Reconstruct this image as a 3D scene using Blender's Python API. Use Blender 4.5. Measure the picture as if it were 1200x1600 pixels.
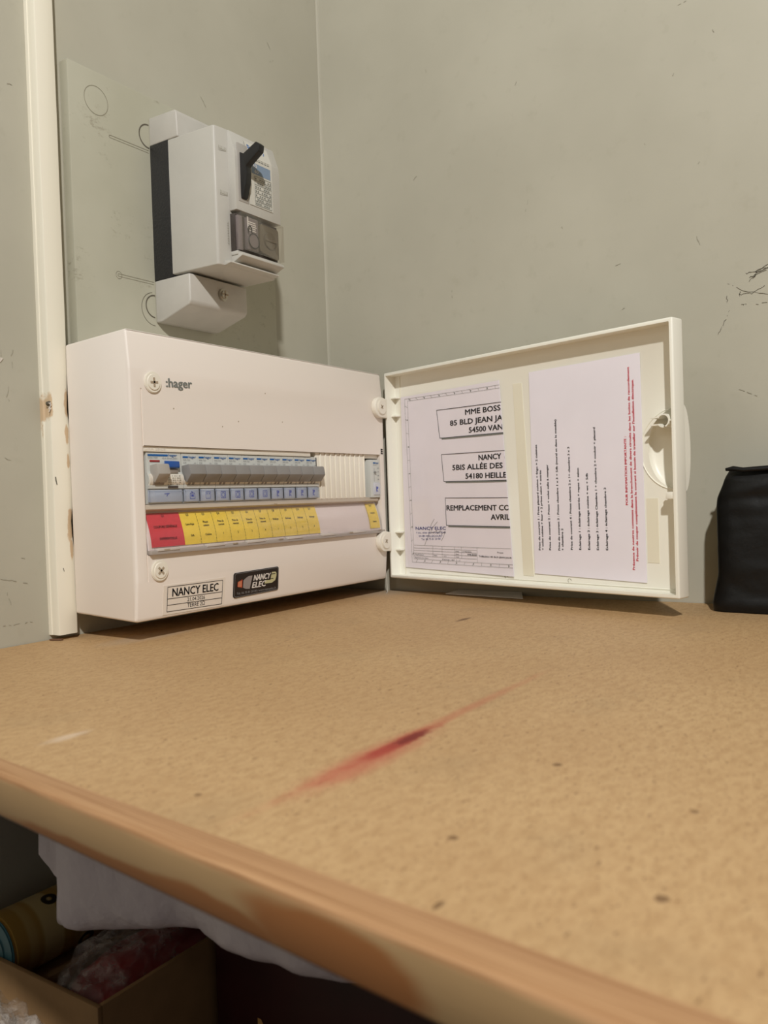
import bpy, bmesh, math, random
from mathutils import Vector, Matrix, noise

random.seed(7)
for o in list(bpy.data.objects):
    bpy.data.objects.remove(o)
SC = bpy.context.scene
COL = SC.collection

# ------------------------------------------------------------------ camera
CAM = Vector((-0.4721, -0.6715, 0.1187))
YAW, PITCH, ROLL, FPX = 0.5915, -0.0189, -0.0333, 1313.7
fw = Vector((math.cos(YAW) * math.cos(PITCH), math.sin(YAW) * math.cos(PITCH), math.sin(PITCH)))
rt = Vector((math.sin(YAW), -math.cos(YAW), 0))
up = rt.cross(fw)
r2 = math.cos(ROLL) * rt + math.sin(ROLL) * up
u2 = -math.sin(ROLL) * rt + math.cos(ROLL) * up
cd = bpy.data.cameras.new('camera')
cam = bpy.data.objects.new('camera', cd)
COL.objects.link(cam)
cam.matrix_world = Matrix(((r2.x, u2.x, -fw.x, CAM.x), (r2.y, u2.y, -fw.y, CAM.y), (r2.z, u2.z, -fw.z, CAM.z), (0, 0, 0, 1)))
cd.sensor_fit = 'HORIZONTAL'
cd.sensor_width = 36.0
cd.lens = FPX / 1200 * 36.0
cd.clip_start = 0.01
cd.dof.use_dof = True
cd.dof.focus_distance = 0.84
cd.dof.aperture_fstop = 15.0
SC.camera = cam

# ------------------------------------------------------------------ light
SC.view_settings.view_transform = 'Standard'
SC.view_settings.look = 'None'
SC.view_settings.gamma = 1.0
SC.view_settings.exposure = 0.08
SC.view_settings.use_curve_mapping = False
w = bpy.data.worlds.new('room_ambient')
SC.world = w
w.use_nodes = True
w.node_tree.nodes['Background'].inputs[0].default_value = (1.0, 0.96, 0.90, 1)
w.node_tree.nodes['Background'].inputs[1].default_value = 0.075


def lamp(name, loc, energy, color, radius):
    l = bpy.data.lights.new(name, 'POINT')
    l.energy = energy
    l.color = color
    l.shadow_soft_size = radius
    o = bpy.data.objects.new(name, l)
    o.location = loc
    COL.objects.link(o)
    return o


lamp('ceiling_bulb', (-1.08, -1.22, 1.32), 110.0, (1.0, 0.985, 0.95), 0.035)
lamp('side_room_lamp', (-1.30, -0.28, 0.78), 2.5, (1.0, 0.97, 0.93), 0.07)


# ------------------------------------------------------------------ materials
def lin(c):
    return tuple(((x / 255) / 12.92 if x / 255 <= 0.04045 else ((x / 255 + 0.055) / 1.055) ** 2.4) for x in c) + (1,)


def mat(name, rgb, rough=0.5, metal=0.0, spec=0.5, bump=None, vary=None, coat=0.0, trans=0.0):
    """rgb in sRGB 0-255. bump=(scale,strength,dist)  vary=(scale,amount)"""
    m = bpy.data.materials.new(name)
    m.use_nodes = True
    nt = m.node_tree
    b = nt.nodes['Principled BSDF']
    b.inputs['Base Color'].default_value = lin(rgb)
    b.inputs['Roughness'].default_value = rough
    b.inputs['Metallic'].default_value = metal
    b.inputs['Specular IOR Level'].default_value = spec
    b.inputs['Coat Weight'].default_value = coat
    b.inputs['Coat Roughness'].default_value = 0.1
    b.inputs['Transmission Weight'].default_value = trans
    tc = nt.nodes.new('ShaderNodeTexCoord')
    if vary:
        n = nt.nodes.new('ShaderNodeTexNoise')
        n.inputs['Scale'].default_value = vary[0]
        n.inputs['Detail'].default_value = 5
        nt.links.new(tc.outputs['Object'], n.inputs['Vector'])
        r = nt.nodes.new('ShaderNodeMapRange')
        r.inputs[1].default_value = 0.3
        r.inputs[2].default_value = 0.7
        r.inputs[3].default_value = 1 - vary[1]
        r.inputs[4].default_value = 1 + vary[1]
        nt.links.new(n.outputs['Fac'], r.inputs[0])
        mx = nt.nodes.new('ShaderNodeMix')
        mx.data_type = 'RGBA'
        mx.blend_type = 'MULTIPLY'
        mx.inputs[0].default_value = 1
        mx.inputs[6].default_value = lin(rgb)
        nt.links.new(r.outputs[0], mx.inputs[7])
        nt.links.new(mx.outputs[2], b.inputs['Base Color'])
    if bump:
        n = nt.nodes.new('ShaderNodeTexNoise')
        n.inputs['Scale'].default_value = bump[0]
        n.inputs['Detail'].default_value = 6
        nt.links.new(tc.outputs['Object'], n.inputs['Vector'])
        bp = nt.nodes.new('ShaderNodeBump')
        bp.inputs['Strength'].default_value = bump[1]
        bp.inputs['Distance'].default_value = bump[2]
        nt.links.new(n.outputs['Fac'], bp.inputs['Height'])
        nt.links.new(bp.outputs[0], b.inputs['Normal'])
    return m


def clear_mat(name, rgb, gloss=0.12, rough=0.08, bump=None):
    m = bpy.data.materials.new(name)
    m.use_nodes = True
    nt = m.node_tree
    for n in list(nt.nodes):
        nt.nodes.remove(n)
    out = nt.nodes.new('ShaderNodeOutputMaterial')
    t = nt.nodes.new('ShaderNodeBsdfTransparent')
    t.inputs[0].default_value = lin(rgb)
    g = nt.nodes.new('ShaderNodeBsdfGlossy')
    g.inputs['Roughness'].default_value = rough
    mx = nt.nodes.new('ShaderNodeMixShader')
    lw = nt.nodes.new('ShaderNodeLayerWeight')
    lw.inputs[0].default_value = 0.25
    mr = nt.nodes.new('ShaderNodeMapRange')
    mr.inputs[3].default_value = gloss * 0.4
    mr.inputs[4].default_value = min(1, gloss * 4)
    nt.links.new(lw.outputs['Fresnel'], mr.inputs[0])
    nt.links.new(mr.outputs[0], mx.inputs[0])
    nt.links.new(t.outputs[0], mx.inputs[1])
    nt.links.new(g.outputs[0], mx.inputs[2])
    nt.links.new(mx.outputs[0], out.inputs[0])
    if bump:
        tc = nt.nodes.new('ShaderNodeTexCoord')
        n = nt.nodes.new('ShaderNodeTexNoise')
        n.inputs['Scale'].default_value = bump[0]
        n.inputs['Detail'].default_value = 4
        nt.links.new(tc.outputs['Object'], n.inputs['Vector'])
        bp = nt.nodes.new('ShaderNodeBump')
        bp.inputs['Strength'].default_value = bump[1]
        bp.inputs['Distance'].default_value = bump[2]
        nt.links.new(n.outputs['Fac'], bp.inputs['Height'])
        nt.links.new(bp.outputs[0], g.inputs['Normal'])
    return m


class N:
    """small node helper"""

    def __init__(s, m):
        s.nt = m.node_tree
        s.b = s.nt.nodes['Principled BSDF']

    def new(s, t, **k):
        n = s.nt.nodes.new(t)
        for a, v in k.items():
            setattr(n, a, v)
        return n

    def link(s, a, b):
        s.nt.links.new(a, b)

    def val(s, v, sock):
        if hasattr(v, 'is_output'):
            s.link(v, sock)
        else:
            sock.default_value = v

    def math(s, op, a, b=0.0, c=None, clamp=False):
        n = s.new('ShaderNodeMath', operation=op)
        n.use_clamp = clamp
        s.val(a, n.inputs[0])
        s.val(b, n.inputs[1])
        if c is not None:
            s.val(c, n.inputs[2])
        return n.outputs[0]

    def noise(s, vec, scale, detail=4, rough=0.55):
        n = s.new('ShaderNodeTexNoise')
        n.inputs['Scale'].default_value = scale
        n.inputs['Detail'].default_value = detail
        n.inputs['Roughness'].default_value = rough
        s.link(vec, n.inputs['Vector'])
        return n.outputs['Fac']

    def ramp(s, v, lo, hi, a=0.0, b=1.0):
        n = s.new('ShaderNodeMapRange')
        n.interpolation_type = 'SMOOTHSTEP'
        s.val(v, n.inputs[0])
        n.inputs[1].default_value = lo
        n.inputs[2].default_value = hi
        n.inputs[3].default_value = a
        n.inputs[4].default_value = b
        return n.outputs[0]

    def mix(s, f, a, b):
        n = s.new('ShaderNodeMix', data_type='RGBA')
        s.val(f, n.inputs[0])
        s.val(a, n.inputs[6])
        s.val(b, n.inputs[7])
        return n.outputs[2]

    def scaled(s, vec, sc, rot=0.0):
        n = s.new('ShaderNodeMapping')
        n.inputs['Scale'].default_value = sc
        n.inputs['Rotation'].default_value = (0, 0, rot)
        s.link(vec, n.inputs['Vector'])
        return n.outputs[0]

    def xyz(s, vec):
        n = s.new('ShaderNodeSeparateXYZ')
        s.link(vec, n.inputs[0])
        return n.outputs

    def bump(s, h, strength, dist):
        n = s.new('ShaderNodeBump')
        n.inputs['Strength'].default_value = strength
        n.inputs['Distance'].default_value = dist
        s.link(h, n.inputs['Height'])
        s.link(n.outputs[0], s.b.inputs['Normal'])

    def ell(s, X, Y, cx, cy, rx, ry, wob, edge=0.35):
        """soft ellipse mask of its own shape, 1 inside"""
        a = s.math('DIVIDE', s.math('SUBTRACT', X, cx), rx)
        b = s.math('DIVIDE', s.math('SUBTRACT', Y, cy), ry)
        d = s.math('SQRT', s.math('ADD', s.math('MULTIPLY', a, a), s.math('MULTIPLY', b, b)))
        d = s.math('ADD', d, s.math('MULTIPLY', s.math('SUBTRACT', wob, 0.5), 1.6))
        return s.ramp(d, 1.0 - edge, 1.0 + edge, 1.0, 0.0)


def wall_material(name):
    m = mat(name, (187, 183, 165), 0.62, spec=0.3)
    k = N(m)
    tc = k.new('ShaderNodeTexCoord').outputs['Object']
    n1 = k.noise(tc, 5.0, 4)
    n2 = k.noise(tc, 60.0, 6)
    n3 = k.noise(tc, 420.0, 3)
    c = k.mix(k.ramp(n1, 0.3, 0.7), lin((178, 174, 158)), lin((186, 182, 166)))
    c = k.mix(k.math('MULTIPLY', k.ramp(n2, 0.58, 0.75), 0.25), c, lin((165, 160, 142)))
    # sparse fine dirt scratches
    st = k.noise(k.scaled(tc, (55, 55, 14)), 1.0, 5, 0.7)
    c = k.mix(k.math('MULTIPLY', k.ramp(st, 0.73, 0.78), 0.45), c, lin((96, 90, 78)))
    k.link(c, k.b.inputs['Base Color'])
    k.bump(k.math('ADD', k.math('MULTIPLY', n3, 0.25), n2), 0.12, 0.001)
    return m


M = {}
M['wall'] = wall_material('grey_painted_plaster')
m = mat('painted_plate', (183, 180, 160), 0.5, spec=0.35)
k = N(m)
tc = k.new('ShaderNodeTexCoord').outputs['Object']
n1 = k.noise(tc, 26.0, 6, 0.65)
n2 = k.noise(k.scaled(tc, (1, 1, 1.6)), 130.0, 5, 0.7)
c = k.mix(k.ramp(k.noise(tc, 9.0, 3), 0.3, 0.7), lin((174, 171, 152)), lin((183, 180, 162)))
c = k.mix(k.math('MULTIPLY', k.math('MULTIPLY', k.ramp(n1, 0.52, 0.66), k.ramp(n2, 0.5, 0.66)), 0.55), c, lin((132, 124, 106)))
k.link(c, k.b.inputs['Base Color'])
k.bump(n2, 0.06, 0.0006)
M['plate'] = m
M['white_plastic'] = mat('warm_white_plastic', (240, 231, 222), 0.42, spec=0.4, bump=(1500, 0.04, 0.0002))
M['door_plastic'] = mat('cream_plastic', (244, 242, 230), 0.35, spec=0.45)
M['cream_part'] = mat('cream_fittings', (240, 234, 220), 0.35, spec=0.45)
M['module'] = mat('pale_grey_module', (206, 208, 203), 0.45)
M['module_side'] = mat('module_grey_label', (202, 203, 210), 0.4)
M['module_white'] = mat('module_white_curve', (225, 218, 205), 0.35)
M['toggle'] = mat('grey_toggle', (142, 140, 138), 0.45)
M['toggle_light'] = mat('light_grey_toggle', (172, 167, 160), 0.45)
M['toggle_dark'] = mat('toggle_band', (150, 142, 134), 0.5)
M['blue'] = mat('blue_button', (30, 82, 160), 0.35)
M['blue_print'] = mat('blue_ink', (20, 95, 165), 0.6)
M['blue_icon'] = mat('violet_blue_ink', (88, 100, 185), 0.6)
M['clear_blue'] = clear_mat('tinted_clear_plastic', (247, 250, 254), 0.05, 0.2)
M['clear'] = clear_mat('clear_plastic', (254, 253, 252), 0.05, 0.12)
M['clear_dim'] = clear_mat('clear_plastic_lip', (240, 237, 234), 0.12, 0.2)
M['black_ink'] = mat('black_ink', (28, 26, 28), 0.7, spec=0.1)
M['grey_ink'] = mat('grey_ink', (124, 127, 122), 0.6, spec=0.1)
M['pale_ink'] = mat('pale_grey_ink', (150, 150, 150), 0.6, spec=0.1)
M['red_ink'] = mat('red_ink', (205, 40, 62), 0.7, spec=0.1)
M['navy_ink'] = mat('navy_ink', (55, 62, 130), 0.7, spec=0.1)
M['white_ink'] = mat('white_ink', (228, 222, 215), 0.6)
M['olive_ink'] = mat('pale_olive_ink', (196, 192, 148), 0.6)
M['orange_ink'] = mat('orange_ink', (205, 80, 50), 0.6)
M['silver_ink'] = mat('silver_ink', (150, 142, 140), 0.5)
M['red_card'] = mat('red_card', (214, 62, 76), 0.6, vary=(300, 0.06))
M['yellow_card'] = mat('yellow_card', (246, 216, 78), 0.6, vary=(300, 0.05))
M['white_card'] = mat('white_card', (240, 228, 226), 0.5)
M['paper'] = mat('lavender_white_paper', (239, 234, 243), 0.7, spec=0.2, vary=(25, 0.02))
M['label_stock'] = mat('grey_label_stock', (205, 202, 192), 0.5)
M['sticker'] = mat('white_sticker', (236, 226, 214), 0.5)
M['black_sticker'] = mat('black_sticker', (28, 22, 24), 0.3)
M['black_gloss'] = mat('black_grained_plastic', (34, 34, 36), 0.42, bump=(420, 0.5, 0.0012))
M['black_matt'] = mat('black_lever', (24, 24, 25), 0.45)
M['beige'] = mat('beige_grey_plastic', (194, 191, 183), 0.40, spec=0.5, bump=(600, 0.12, 0.0005), vary=(30, 0.03))
M['beige_cover'] = mat('beige_grey_cover', (192, 188, 180), 0.45, vary=(40, 0.05))
M['inner_dark'] = mat('dark_interior', (70, 62, 58), 0.5)
M['mauve'] = mat('mauve_interior', (128, 118, 118), 0.4)
M['knob_brown'] = mat('brown_knob', (104, 94, 78), 0.35)
M['steel'] = mat('zinc_screw', (190, 184, 172), 0.35, metal=0.9)
M['slot'] = mat('slot_shadow_paint', (172, 156, 134), 0.7)
M['band_blue'] = mat('blue_grey_print', (128, 146, 168), 0.6)
M['groove'] = mat('moulded_line', (148, 143, 125), 0.7, spec=0.1)
M['mark'] = mat('graphite_mark', (160, 155, 139), 0.8, spec=0.05)
M['mark_dark'] = mat('dark_graphite_mark', (104, 98, 86), 0.8, spec=0.05)
M['chip_white'] = mat('bare_plaster', (214, 206, 196), 0.9, vary=(200, 0.1))
M['wood_bare'] = mat('bare_wood', (205, 170, 128), 0.7, vary=(120, 0.1))
M['tape'] = mat('yellowed_tape', (236, 231, 211), 0.4)
M['ledge'] = mat('dull_ledge', (192, 178, 161), 0.4)
M['lip'] = mat('grey_clear_lip', (168, 159, 152), 0.25)
M['lip_light'] = mat('grey_clear_lug', (206, 198, 191), 0.2)
M['shadow_gap'] = mat('dark_gap', (62, 56, 50), 0.8)
M['card_grey'] = mat('grey_card', (238, 232, 224), 0.55)
M['cardboard'] = mat('cardboard', (150, 116, 76), 0.8, vary=(60, 0.08))
M['maroon'] = mat('maroon_case', (50, 9, 11), 0.5, vary=(30, 0.2))
M['gold'] = mat('gold_print', (196, 150, 90), 0.4)
M['teal'] = mat('teal_lid', (70, 112, 122), 0.4, vary=(40, 0.15))
M['red_stuff'] = mat('red_packet', (150, 36, 36), 0.4, vary=(60, 0.2))
M['white_bag'] = mat('white_plastic_bag', (206, 194, 200), 0.40, bump=(26, 0.6, 0.010))
m = bpy.data.materials.new('crinkled_film')
m.use_nodes = True
nt = m.node_tree
pb = nt.nodes['Principled BSDF']
pb.inputs['Base Color'].default_value = lin((226, 216, 206))
pb.inputs['Roughness'].default_value = 0.25
k = N(m)
tc = k.new('ShaderNodeTexCoord').outputs['Object']
cr = k.noise(tc, 45.0, 5, 0.6)
k.bump(cr, 0.9, 0.012)
tr = nt.nodes.new('ShaderNodeBsdfTransparent')
mx = nt.nodes.new('ShaderNodeMixShader')
k.link(k.ramp(cr, 0.42, 0.68, 0.10, 0.50), mx.inputs[0])
k.link(tr.outputs[0], mx.inputs[1])
k.link(pb.outputs[0], mx.inputs[2])
k.link(mx.outputs[0], nt.nodes['Material Output'].inputs[0])
M['film'] = m
M['black_bag'] = mat('black_polythene', (9, 9, 10), 0.45, spec=0.35, bump=(17, 0.35, 0.008))
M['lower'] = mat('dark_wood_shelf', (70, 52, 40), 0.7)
M['rust'] = mat('rusty_brown_flake', (110, 78, 56), 0.7)
M['thread'] = mat('white_sealant', (210, 205, 195), 0.6)

# roll with ringed dots
m = mat('patterned_wrap', (176, 148, 92), 0.5)
k = N(m)
tc = k.new('ShaderNodeTexCoord').outputs['Object']
v = k.new('ShaderNodeTexVoronoi')
v.inputs['Scale'].default_value = 34
k.link(tc, v.inputs['Vector'])
d = v.outputs['Distance']
ring = k.math('MULTIPLY', k.ramp(d, 0.12, 0.16), k.ramp(d, 0.24, 0.28, 1, 0))
bands = k.noise(k.scaled(tc, (26, 0.5, 0.5)), 1.0, 2)
c = k.mix(k.ramp(bands, 0.45, 0.52), lin((196, 174, 120)), lin((168, 132, 62)))
c = k.mix(ring, c, lin((40, 30, 24)))
k.link(c, k.b.inputs['Base Color'])
M['wrap'] = m

# trim paint
m = mat('cream_gloss_paint', (240, 234, 216), 0.38, spec=0.5)
k = N(m)
tc = k.new('ShaderNodeTexCoord').outputs['Object']
n1 = k.noise(tc, 160.0, 5)
X, Y, Z = k.xyz(tc)
msk = None
for cx, cz, rx, rz in ((-0.0170, 0.207, 0.0030, 0.011), (-0.0002, 0.212, 0.0022, 0.013), (-0.0012, 0.183, 0.0016, 0.010),
                       (-0.0007, 0.160, 0.0014, 0.006), (-0.0010, 0.108, 0.0026, 0.008), (-0.0015, 0.096, 0.0032, 0.008),
                       (-0.0007, 0.080, 0.0016, 0.010), (-0.0180, 0.19, 0.0008, 0.016)):
    e = k.ell(X, Z, cx, cz, rx, rz, n1, 0.2)
    msk = e if msk is None else k.math('MAXIMUM', msk, e)
c = k.mix(msk, lin((240, 234, 216)), lin((212, 186, 152)))
k.link(c, k.b.inputs['Base Color'])
M['trim'] = m


def board_mat():
    m = mat('raw_particle_board', (190, 150, 105), 0.6, spec=0.25)
    k = N(m)
    tc = k.new('ShaderNodeTexCoord').outputs['Object']
    X, Y, Z = k.xyz(tc)
    big = k.noise(tc, 6.0, 4)
    mid = k.noise(k.scaled(tc, (1.0, 2.0, 1), 0.4), 120.0, 5)
    fine = k.noise(k.scaled(tc, (1, 1.7, 1), -0.3), 420.0, 4)
    c = k.mix(k.ramp(big, 0.3, 0.7), lin((189, 155, 113)), lin((197, 164, 121)))
    c = k.mix(k.math('MULTIPLY', k.ramp(mid, 0.35, 0.7), 0.55), c, lin((169, 133, 92)))
    c = k.mix(k.math('MULTIPLY', k.ramp(fine, 0.58, 0.68), 0.6), c, lin((122, 89, 57)))
    c = k.mix(k.math('MULTIPLY', k.ramp(fine, 0.40, 0.28), 0.4), c, lin((208, 177, 134)))
    fl = k.noise(k.scaled(tc, (1, 2.4, 1), 0.9), 150.0, 3)
    c = k.mix(k.math('MULTIPLY', k.ramp(fl, 0.655, 0.70), 0.62), c, lin((112, 80, 50)))
    fl2 = k.noise(k.scaled(tc, (1, 3.2, 1), -0.8), 90.0, 4, 0.6)
    c = k.mix(k.math('MULTIPLY', k.ramp(fl2, 0.67, 0.71), 0.5), c, lin((120, 88, 56)))
    gry = k.noise(tc, 13.0, 3)
    c = k.mix(k.math('MULTIPLY', k.ramp(gry, 0.55, 0.75), 0.30), c, lin((160, 134, 100)))
    # browner, more worn far part
    # dusty white strip near the wall corner
    dust = k.math('MULTIPLY', k.ramp(X, 0.30, 0.40), k.ramp(Y, -0.16, -0.09))
    c = k.mix(k.math('MULTIPLY', dust, k.ramp(mid, 0.3, 0.6, 0.15, 0.55)), c, lin((200, 186, 168)))
    c = k.mix(k.math('MULTIPLY', k.ell(X, Y, 0.03, -0.075, 0.05, 0.02, big, 0.4), 0.35), c, lin((188, 176, 160)))
    for cx, cy, rx, ry in ((-0.230, -0.601, 0.0020, 0.0020), (-0.2217, -0.5274, 0.0018, 0.0018), (-0.2656, -0.547, 0.003, 0.001),
                           (-0.132, -0.529, 0.0022, 0.0020), (-0.1584, -0.5926, 0.0016, 0.0016), (-0.2347, -0.4166, 0.0016, 0.0014),
                           (0.224, -0.29, 0.012, 0.003)):
        c = k.mix(k.math('MULTIPLY', k.ell(X, Y, cx, cy, rx, ry, mid, 0.4), 0.75), c, lin((98, 68, 42)))
    # red smear
    wob = k.noise(k.scaled(tc, (1, 2.2, 1)), 55.0, 5, 0.65)
    wob2 = k.noise(k.scaled(tc, (1, 1.6, 1)), 260.0, 4, 0.65)
    wobm = k.math('ADD', k.math('MULTIPLY', wob, 0.6), k.math('MULTIPLY', wob2, 0.4))
    s1 = k.ell(X, Y, -0.098, -0.4495, 0.105, 0.0036, wobm, 0.7)
    s2 = k.ell(X, Y, -0.164, -0.4520, 0.042, 0.0092, wobm, 0.7)
    s3 = k.ell(X, Y, -0.136, -0.4508, 0.032, 0.0046, wobm, 0.45)
    s4 = k.ell(X, Y, -0.126, -0.4512, 0.014, 0.0036, wob2, 0.5)
    c = k.mix(k.math('MULTIPLY', s1, 0.42), c, lin((178, 88, 66)))
    c = k.mix(k.math('MULTIPLY', s2, 0.60), c, lin((182, 84, 70)))
    c = k.mix(k.math('MULTIPLY', s3, 0.75), c, lin((158, 48, 42)))
    c = k.mix(k.math('MULTIPLY', s4, 0.7), c, lin((98, 24, 24)))
    # white scuff
    sc = k.ell(X, Y, -0.208, -0.2925, 0.012, 0.004, wob, 0.6)
    c = k.mix(k.math('MULTIPLY', sc, 0.36), c, lin((236, 220, 204)))
    k.link(c, k.b.inputs['Base Color'])
    k.bump(k.math('ADD', fine, mid), 0.12, 0.0008)
    return m


def lipping_mat():
    m = mat('solid_wood_lipping', (190, 145, 98), 0.5, spec=0.3)
    k = N(m)
    g = k.new('ShaderNodeTexCoord').outputs['Object']
    X, Y, Z = k.xyz(g)
    cross = k.math('SUBTRACT', X, k.math('MULTIPLY', Y, 0.105))
    cmb = k.new('ShaderNodeCombineXYZ')
    k.link(k.math('MULTIPLY', cross, 1100.0), cmb.inputs[0])
    k.link(k.math('MULTIPLY', Y, 9.0), cmb.inputs[1])
    k.link(k.math('MULTIPLY', Z, 500.0), cmb.inputs[2])
    gr = k.noise(cmb.outputs[0], 1.0, 3)
    c = k.mix(k.ramp(gr, 0.3, 0.7), lin((156, 114, 77)), lin((188, 148, 108)))
    # varnish-brown patches on the front face
    pn = k.noise(k.scaled(g, (10, 10, 30)), 1.0, 3)
    face = k.ramp(Z, -0.0035, -0.0012, 1.0, 0.0)
    patch = None
    for cy, cz, ry, rz in ((-0.520, -0.012, 0.040, 0.0105), (-0.40, -0.0195, 0.095, 0.0060), (-0.465, -0.0175, 0.04, 0.006)):
        e = k.ell(Y, Z, cy, cz, ry, rz, pn, 0.18)
        patch = e if patch is None else k.math('MAXIMUM', patch, e)
    fc = k.mix(patch, lin((170, 138, 98)), lin((148, 96, 54)))
    c = k.mix(face, c, fc)
    k.link(c, k.b.inputs['Base Color'])
    k.bump(gr, 0.08, 0.0005)
    return m


M['board'] = board_mat()
M['lipping'] = lipping_mat()


# ------------------------------------------------------------------ mesh helpers
class MB:
    def __init__(s):
        s.bm = bmesh.new()

    def merge(s, b, mi=0):
        for f in b.faces:
            f.material_index = mi
        me = bpy.data.meshes.new('tmp')
        b.to_mesh(me)
        b.free()
        s.bm.from_mesh(me)
        bpy.data.meshes.remove(me)
        return s

    def box(s, a, b, bev=0.0, seg=2, mi=0):
        t = bmesh.new()
        bmesh.ops.create_cube(t, size=1)
        for v in t.verts:
            v.co = Vector([a[i] if v.co[i] < 0 else b[i] for i in range(3)])
        if bev:
            bmesh.ops.bevel(t, geom=list(t.edges), offset=bev, segments=seg, profile=0.5, affect='EDGES')
        return s.merge(t, mi)

    def prism(s, pts, axis, lo, hi, bev=0.0, mi=0, seg=2):
        """pts: 2D polygon in the two other axes (in xyz order), extruded lo..hi along axis"""
        t = bmesh.new()
        o = [i for i in range(3) if i != axis]

        def mk(p, h):
            c = [0, 0, 0]
            c[o[0]], c[o[1]], c[axis] = p[0], p[1], h
            return t.verts.new(c)
        A = [mk(p, lo) for p in pts]
        B = [mk(p, hi) for p in pts]
        t.faces.new(A)
        t.faces.new(B[::-1])
        n = len(pts)
        for i in range(n):
            t.faces.new((A[i], B[i], B[(i + 1) % n], A[(i + 1) % n]))
        bmesh.ops.recalc_face_normals(t, faces=t.faces)
        if bev:
            bmesh.ops.bevel(t, geom=list(t.edges), offset=bev, segments=seg, profile=0.5, affect='EDGES')
        return s.merge(t, mi)

    def cyl(s, c, r, h, axis=1, seg=28, r2=None, mi=0, bev=0.0):
        t = bmesh.new()
        bmesh.ops.create_cone(t, cap_ends=True, segments=seg, radius1=r, radius2=r if r2 is None else r2, depth=h)
        if bev:
            bmesh.ops.bevel(t, geom=[e for e in t.edges if len(e.link_faces) == 2 and abs(e.verts[0].co.z - e.verts[1].co.z) < 1e-9], offset=bev, segments=2, affect='EDGES')
        rot = {0: Matrix.Rotation(math.pi / 2, 4, 'Y'), 1: Matrix.Rotation(math.pi / 2, 4, 'X'), 2: Matrix.Identity(4)}[axis]
        bmesh.ops.transform(t, matrix=Matrix.Translation(Vector(c)) @ rot, verts=t.verts)
        return s.merge(t, mi)

    def quad(s, pts, mi=0):
        f = s.bm.faces.new([s.bm.verts.new(p) for p in pts])
        f.material_index = mi
        return s

    def stroke(s, a, b, wd, plane, off, mi=0):
        """thin flat line in a plane. plane 'xz' normal -y (off=y), 'yz' normal -x (off=x), 'xy' normal z"""
        a, b = Vector(a), Vector(b)
        d = (b - a)
        if d.length < 1e-9:
            return s
        d.normalize()
        n = Vector((-d.y, d.x)) * wd / 2
        P = [a - n, b - n, b + n, a + n]
        if plane == 'xz':
            V = [(p.x, off, p.y) for p in P]
        elif plane == 'yz':
            V = [(off, p.x, p.y) for p in P]
        else:
            V = [(p.x, p.y, off) for p in P]
        return s.quad(V, mi)

    def arc(s, c, r, a0, a1, wd, plane, off, n=24, sx=1.0, mi=0):
        P = [(c[0] + sx * r * math.cos(a0 + (a1 - a0) * i / n), c[1] + r * math.sin(a0 + (a1 - a0) * i / n)) for i in range(n + 1)]
        for i in range(n):
            s.stroke(P[i], P[i + 1], wd, plane, off, mi)
        return s

    def tube(s, pts, r, seg=8, mi=0):
        t = bmesh.new()
        pts = [Vector(p) for p in pts]
        rings = []
        for i, p in enumerate(pts):
            d = (pts[min(i + 1, len(pts) - 1)] - pts[max(i - 1, 0)]).normalized()
            a = d.orthogonal().normalized() if i == 0 else (a0 - d * a0.dot(d)).normalized()
            a0 = a
            b = d.cross(a)
            rr = r[i] if isinstance(r, (list, tuple)) else r
            rings.append([t.verts.new(p + rr * (math.cos(2 * math.pi * j / seg) * a + math.sin(2 * math.pi * j / seg) * b)) for j in range(seg)])
        for i in range(len(rings) - 1):
            for j in range(seg):
                t.faces.new((rings[i][j], rings[i][(j + 1) % seg], rings[i + 1][(j + 1) % seg], rings[i + 1][j]))
        t.faces.new(rings[0][::-1])
        t.faces.new(rings[-1])
        return s.merge(t, mi)

    def mesh(s, name, mats, angle=35):
        me = bpy.data.meshes.new(name)
        s.bm.to_mesh(me)
        s.bm.free()
        for mm in (mats if isinstance(mats, (list, tuple)) else [mats]):
            me.materials.append(M[mm])
        for p in me.polygons:
            p.use_smooth = True
        me.set_sharp_from_angle(angle=math.radians(angle))
        return me

    def build(s, name, mats, parent=None, loc=(0, 0, 0), label=None, angle=35):
        me = s.mesh(name, mats, angle)
        o = bpy.data.objects.new(name, me)
        COL.objects.link(o)
        o.location = loc
        if parent:
            o.parent = parent
        if label:
            o['label'] = label
        return o


def empty(name, loc, rz=0.0):
    o = bpy.data.objects.new(name, None)
    o.empty_display_size = 0.02
    COL.objects.link(o)
    o.location = loc
    o.rotation_euler = (0, 0, rz)
    return o


def tag(o, label, cat, group=None):
    o['label'] = label
    o['category'] = cat
    if group:
        o['group'] = group
    return o


def structure(o):
    o['kind'] = 'structure'
    return o


def boolean(o, cutters, op='DIFFERENCE'):
    for i, c in enumerate(cutters):
        md = o.modifiers.new('b%d' % i, 'BOOLEAN')
        md.operation = c[1] if isinstance(c, tuple) else op
        md.object = c[0] if isinstance(c, tuple) else c
        md.solver = 'EXACT'
    dg = bpy.context.evaluated_depsgraph_get()
    dg.update()
    me = bpy.data.meshes.new_from_object(o.evaluated_get(dg))
    old = o.data
    mats = list(old.materials)
    o.modifiers.clear()
    o.data = me
    me.materials.clear()
    for mm in mats:
        me.materials.append(mm)
    for p in me.polygons:
        p.use_smooth = True
        p.material_index = 0
    me.set_sharp_from_angle(angle=math.radians(35))
    bpy.data.meshes.remove(old)
    for c in cutters:
        c = c[0] if isinstance(c, tuple) else c
        d = c.data
        bpy.data.objects.remove(c)
        bpy.data.meshes.remove(d)
    return o


_font_cache = {}


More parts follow.
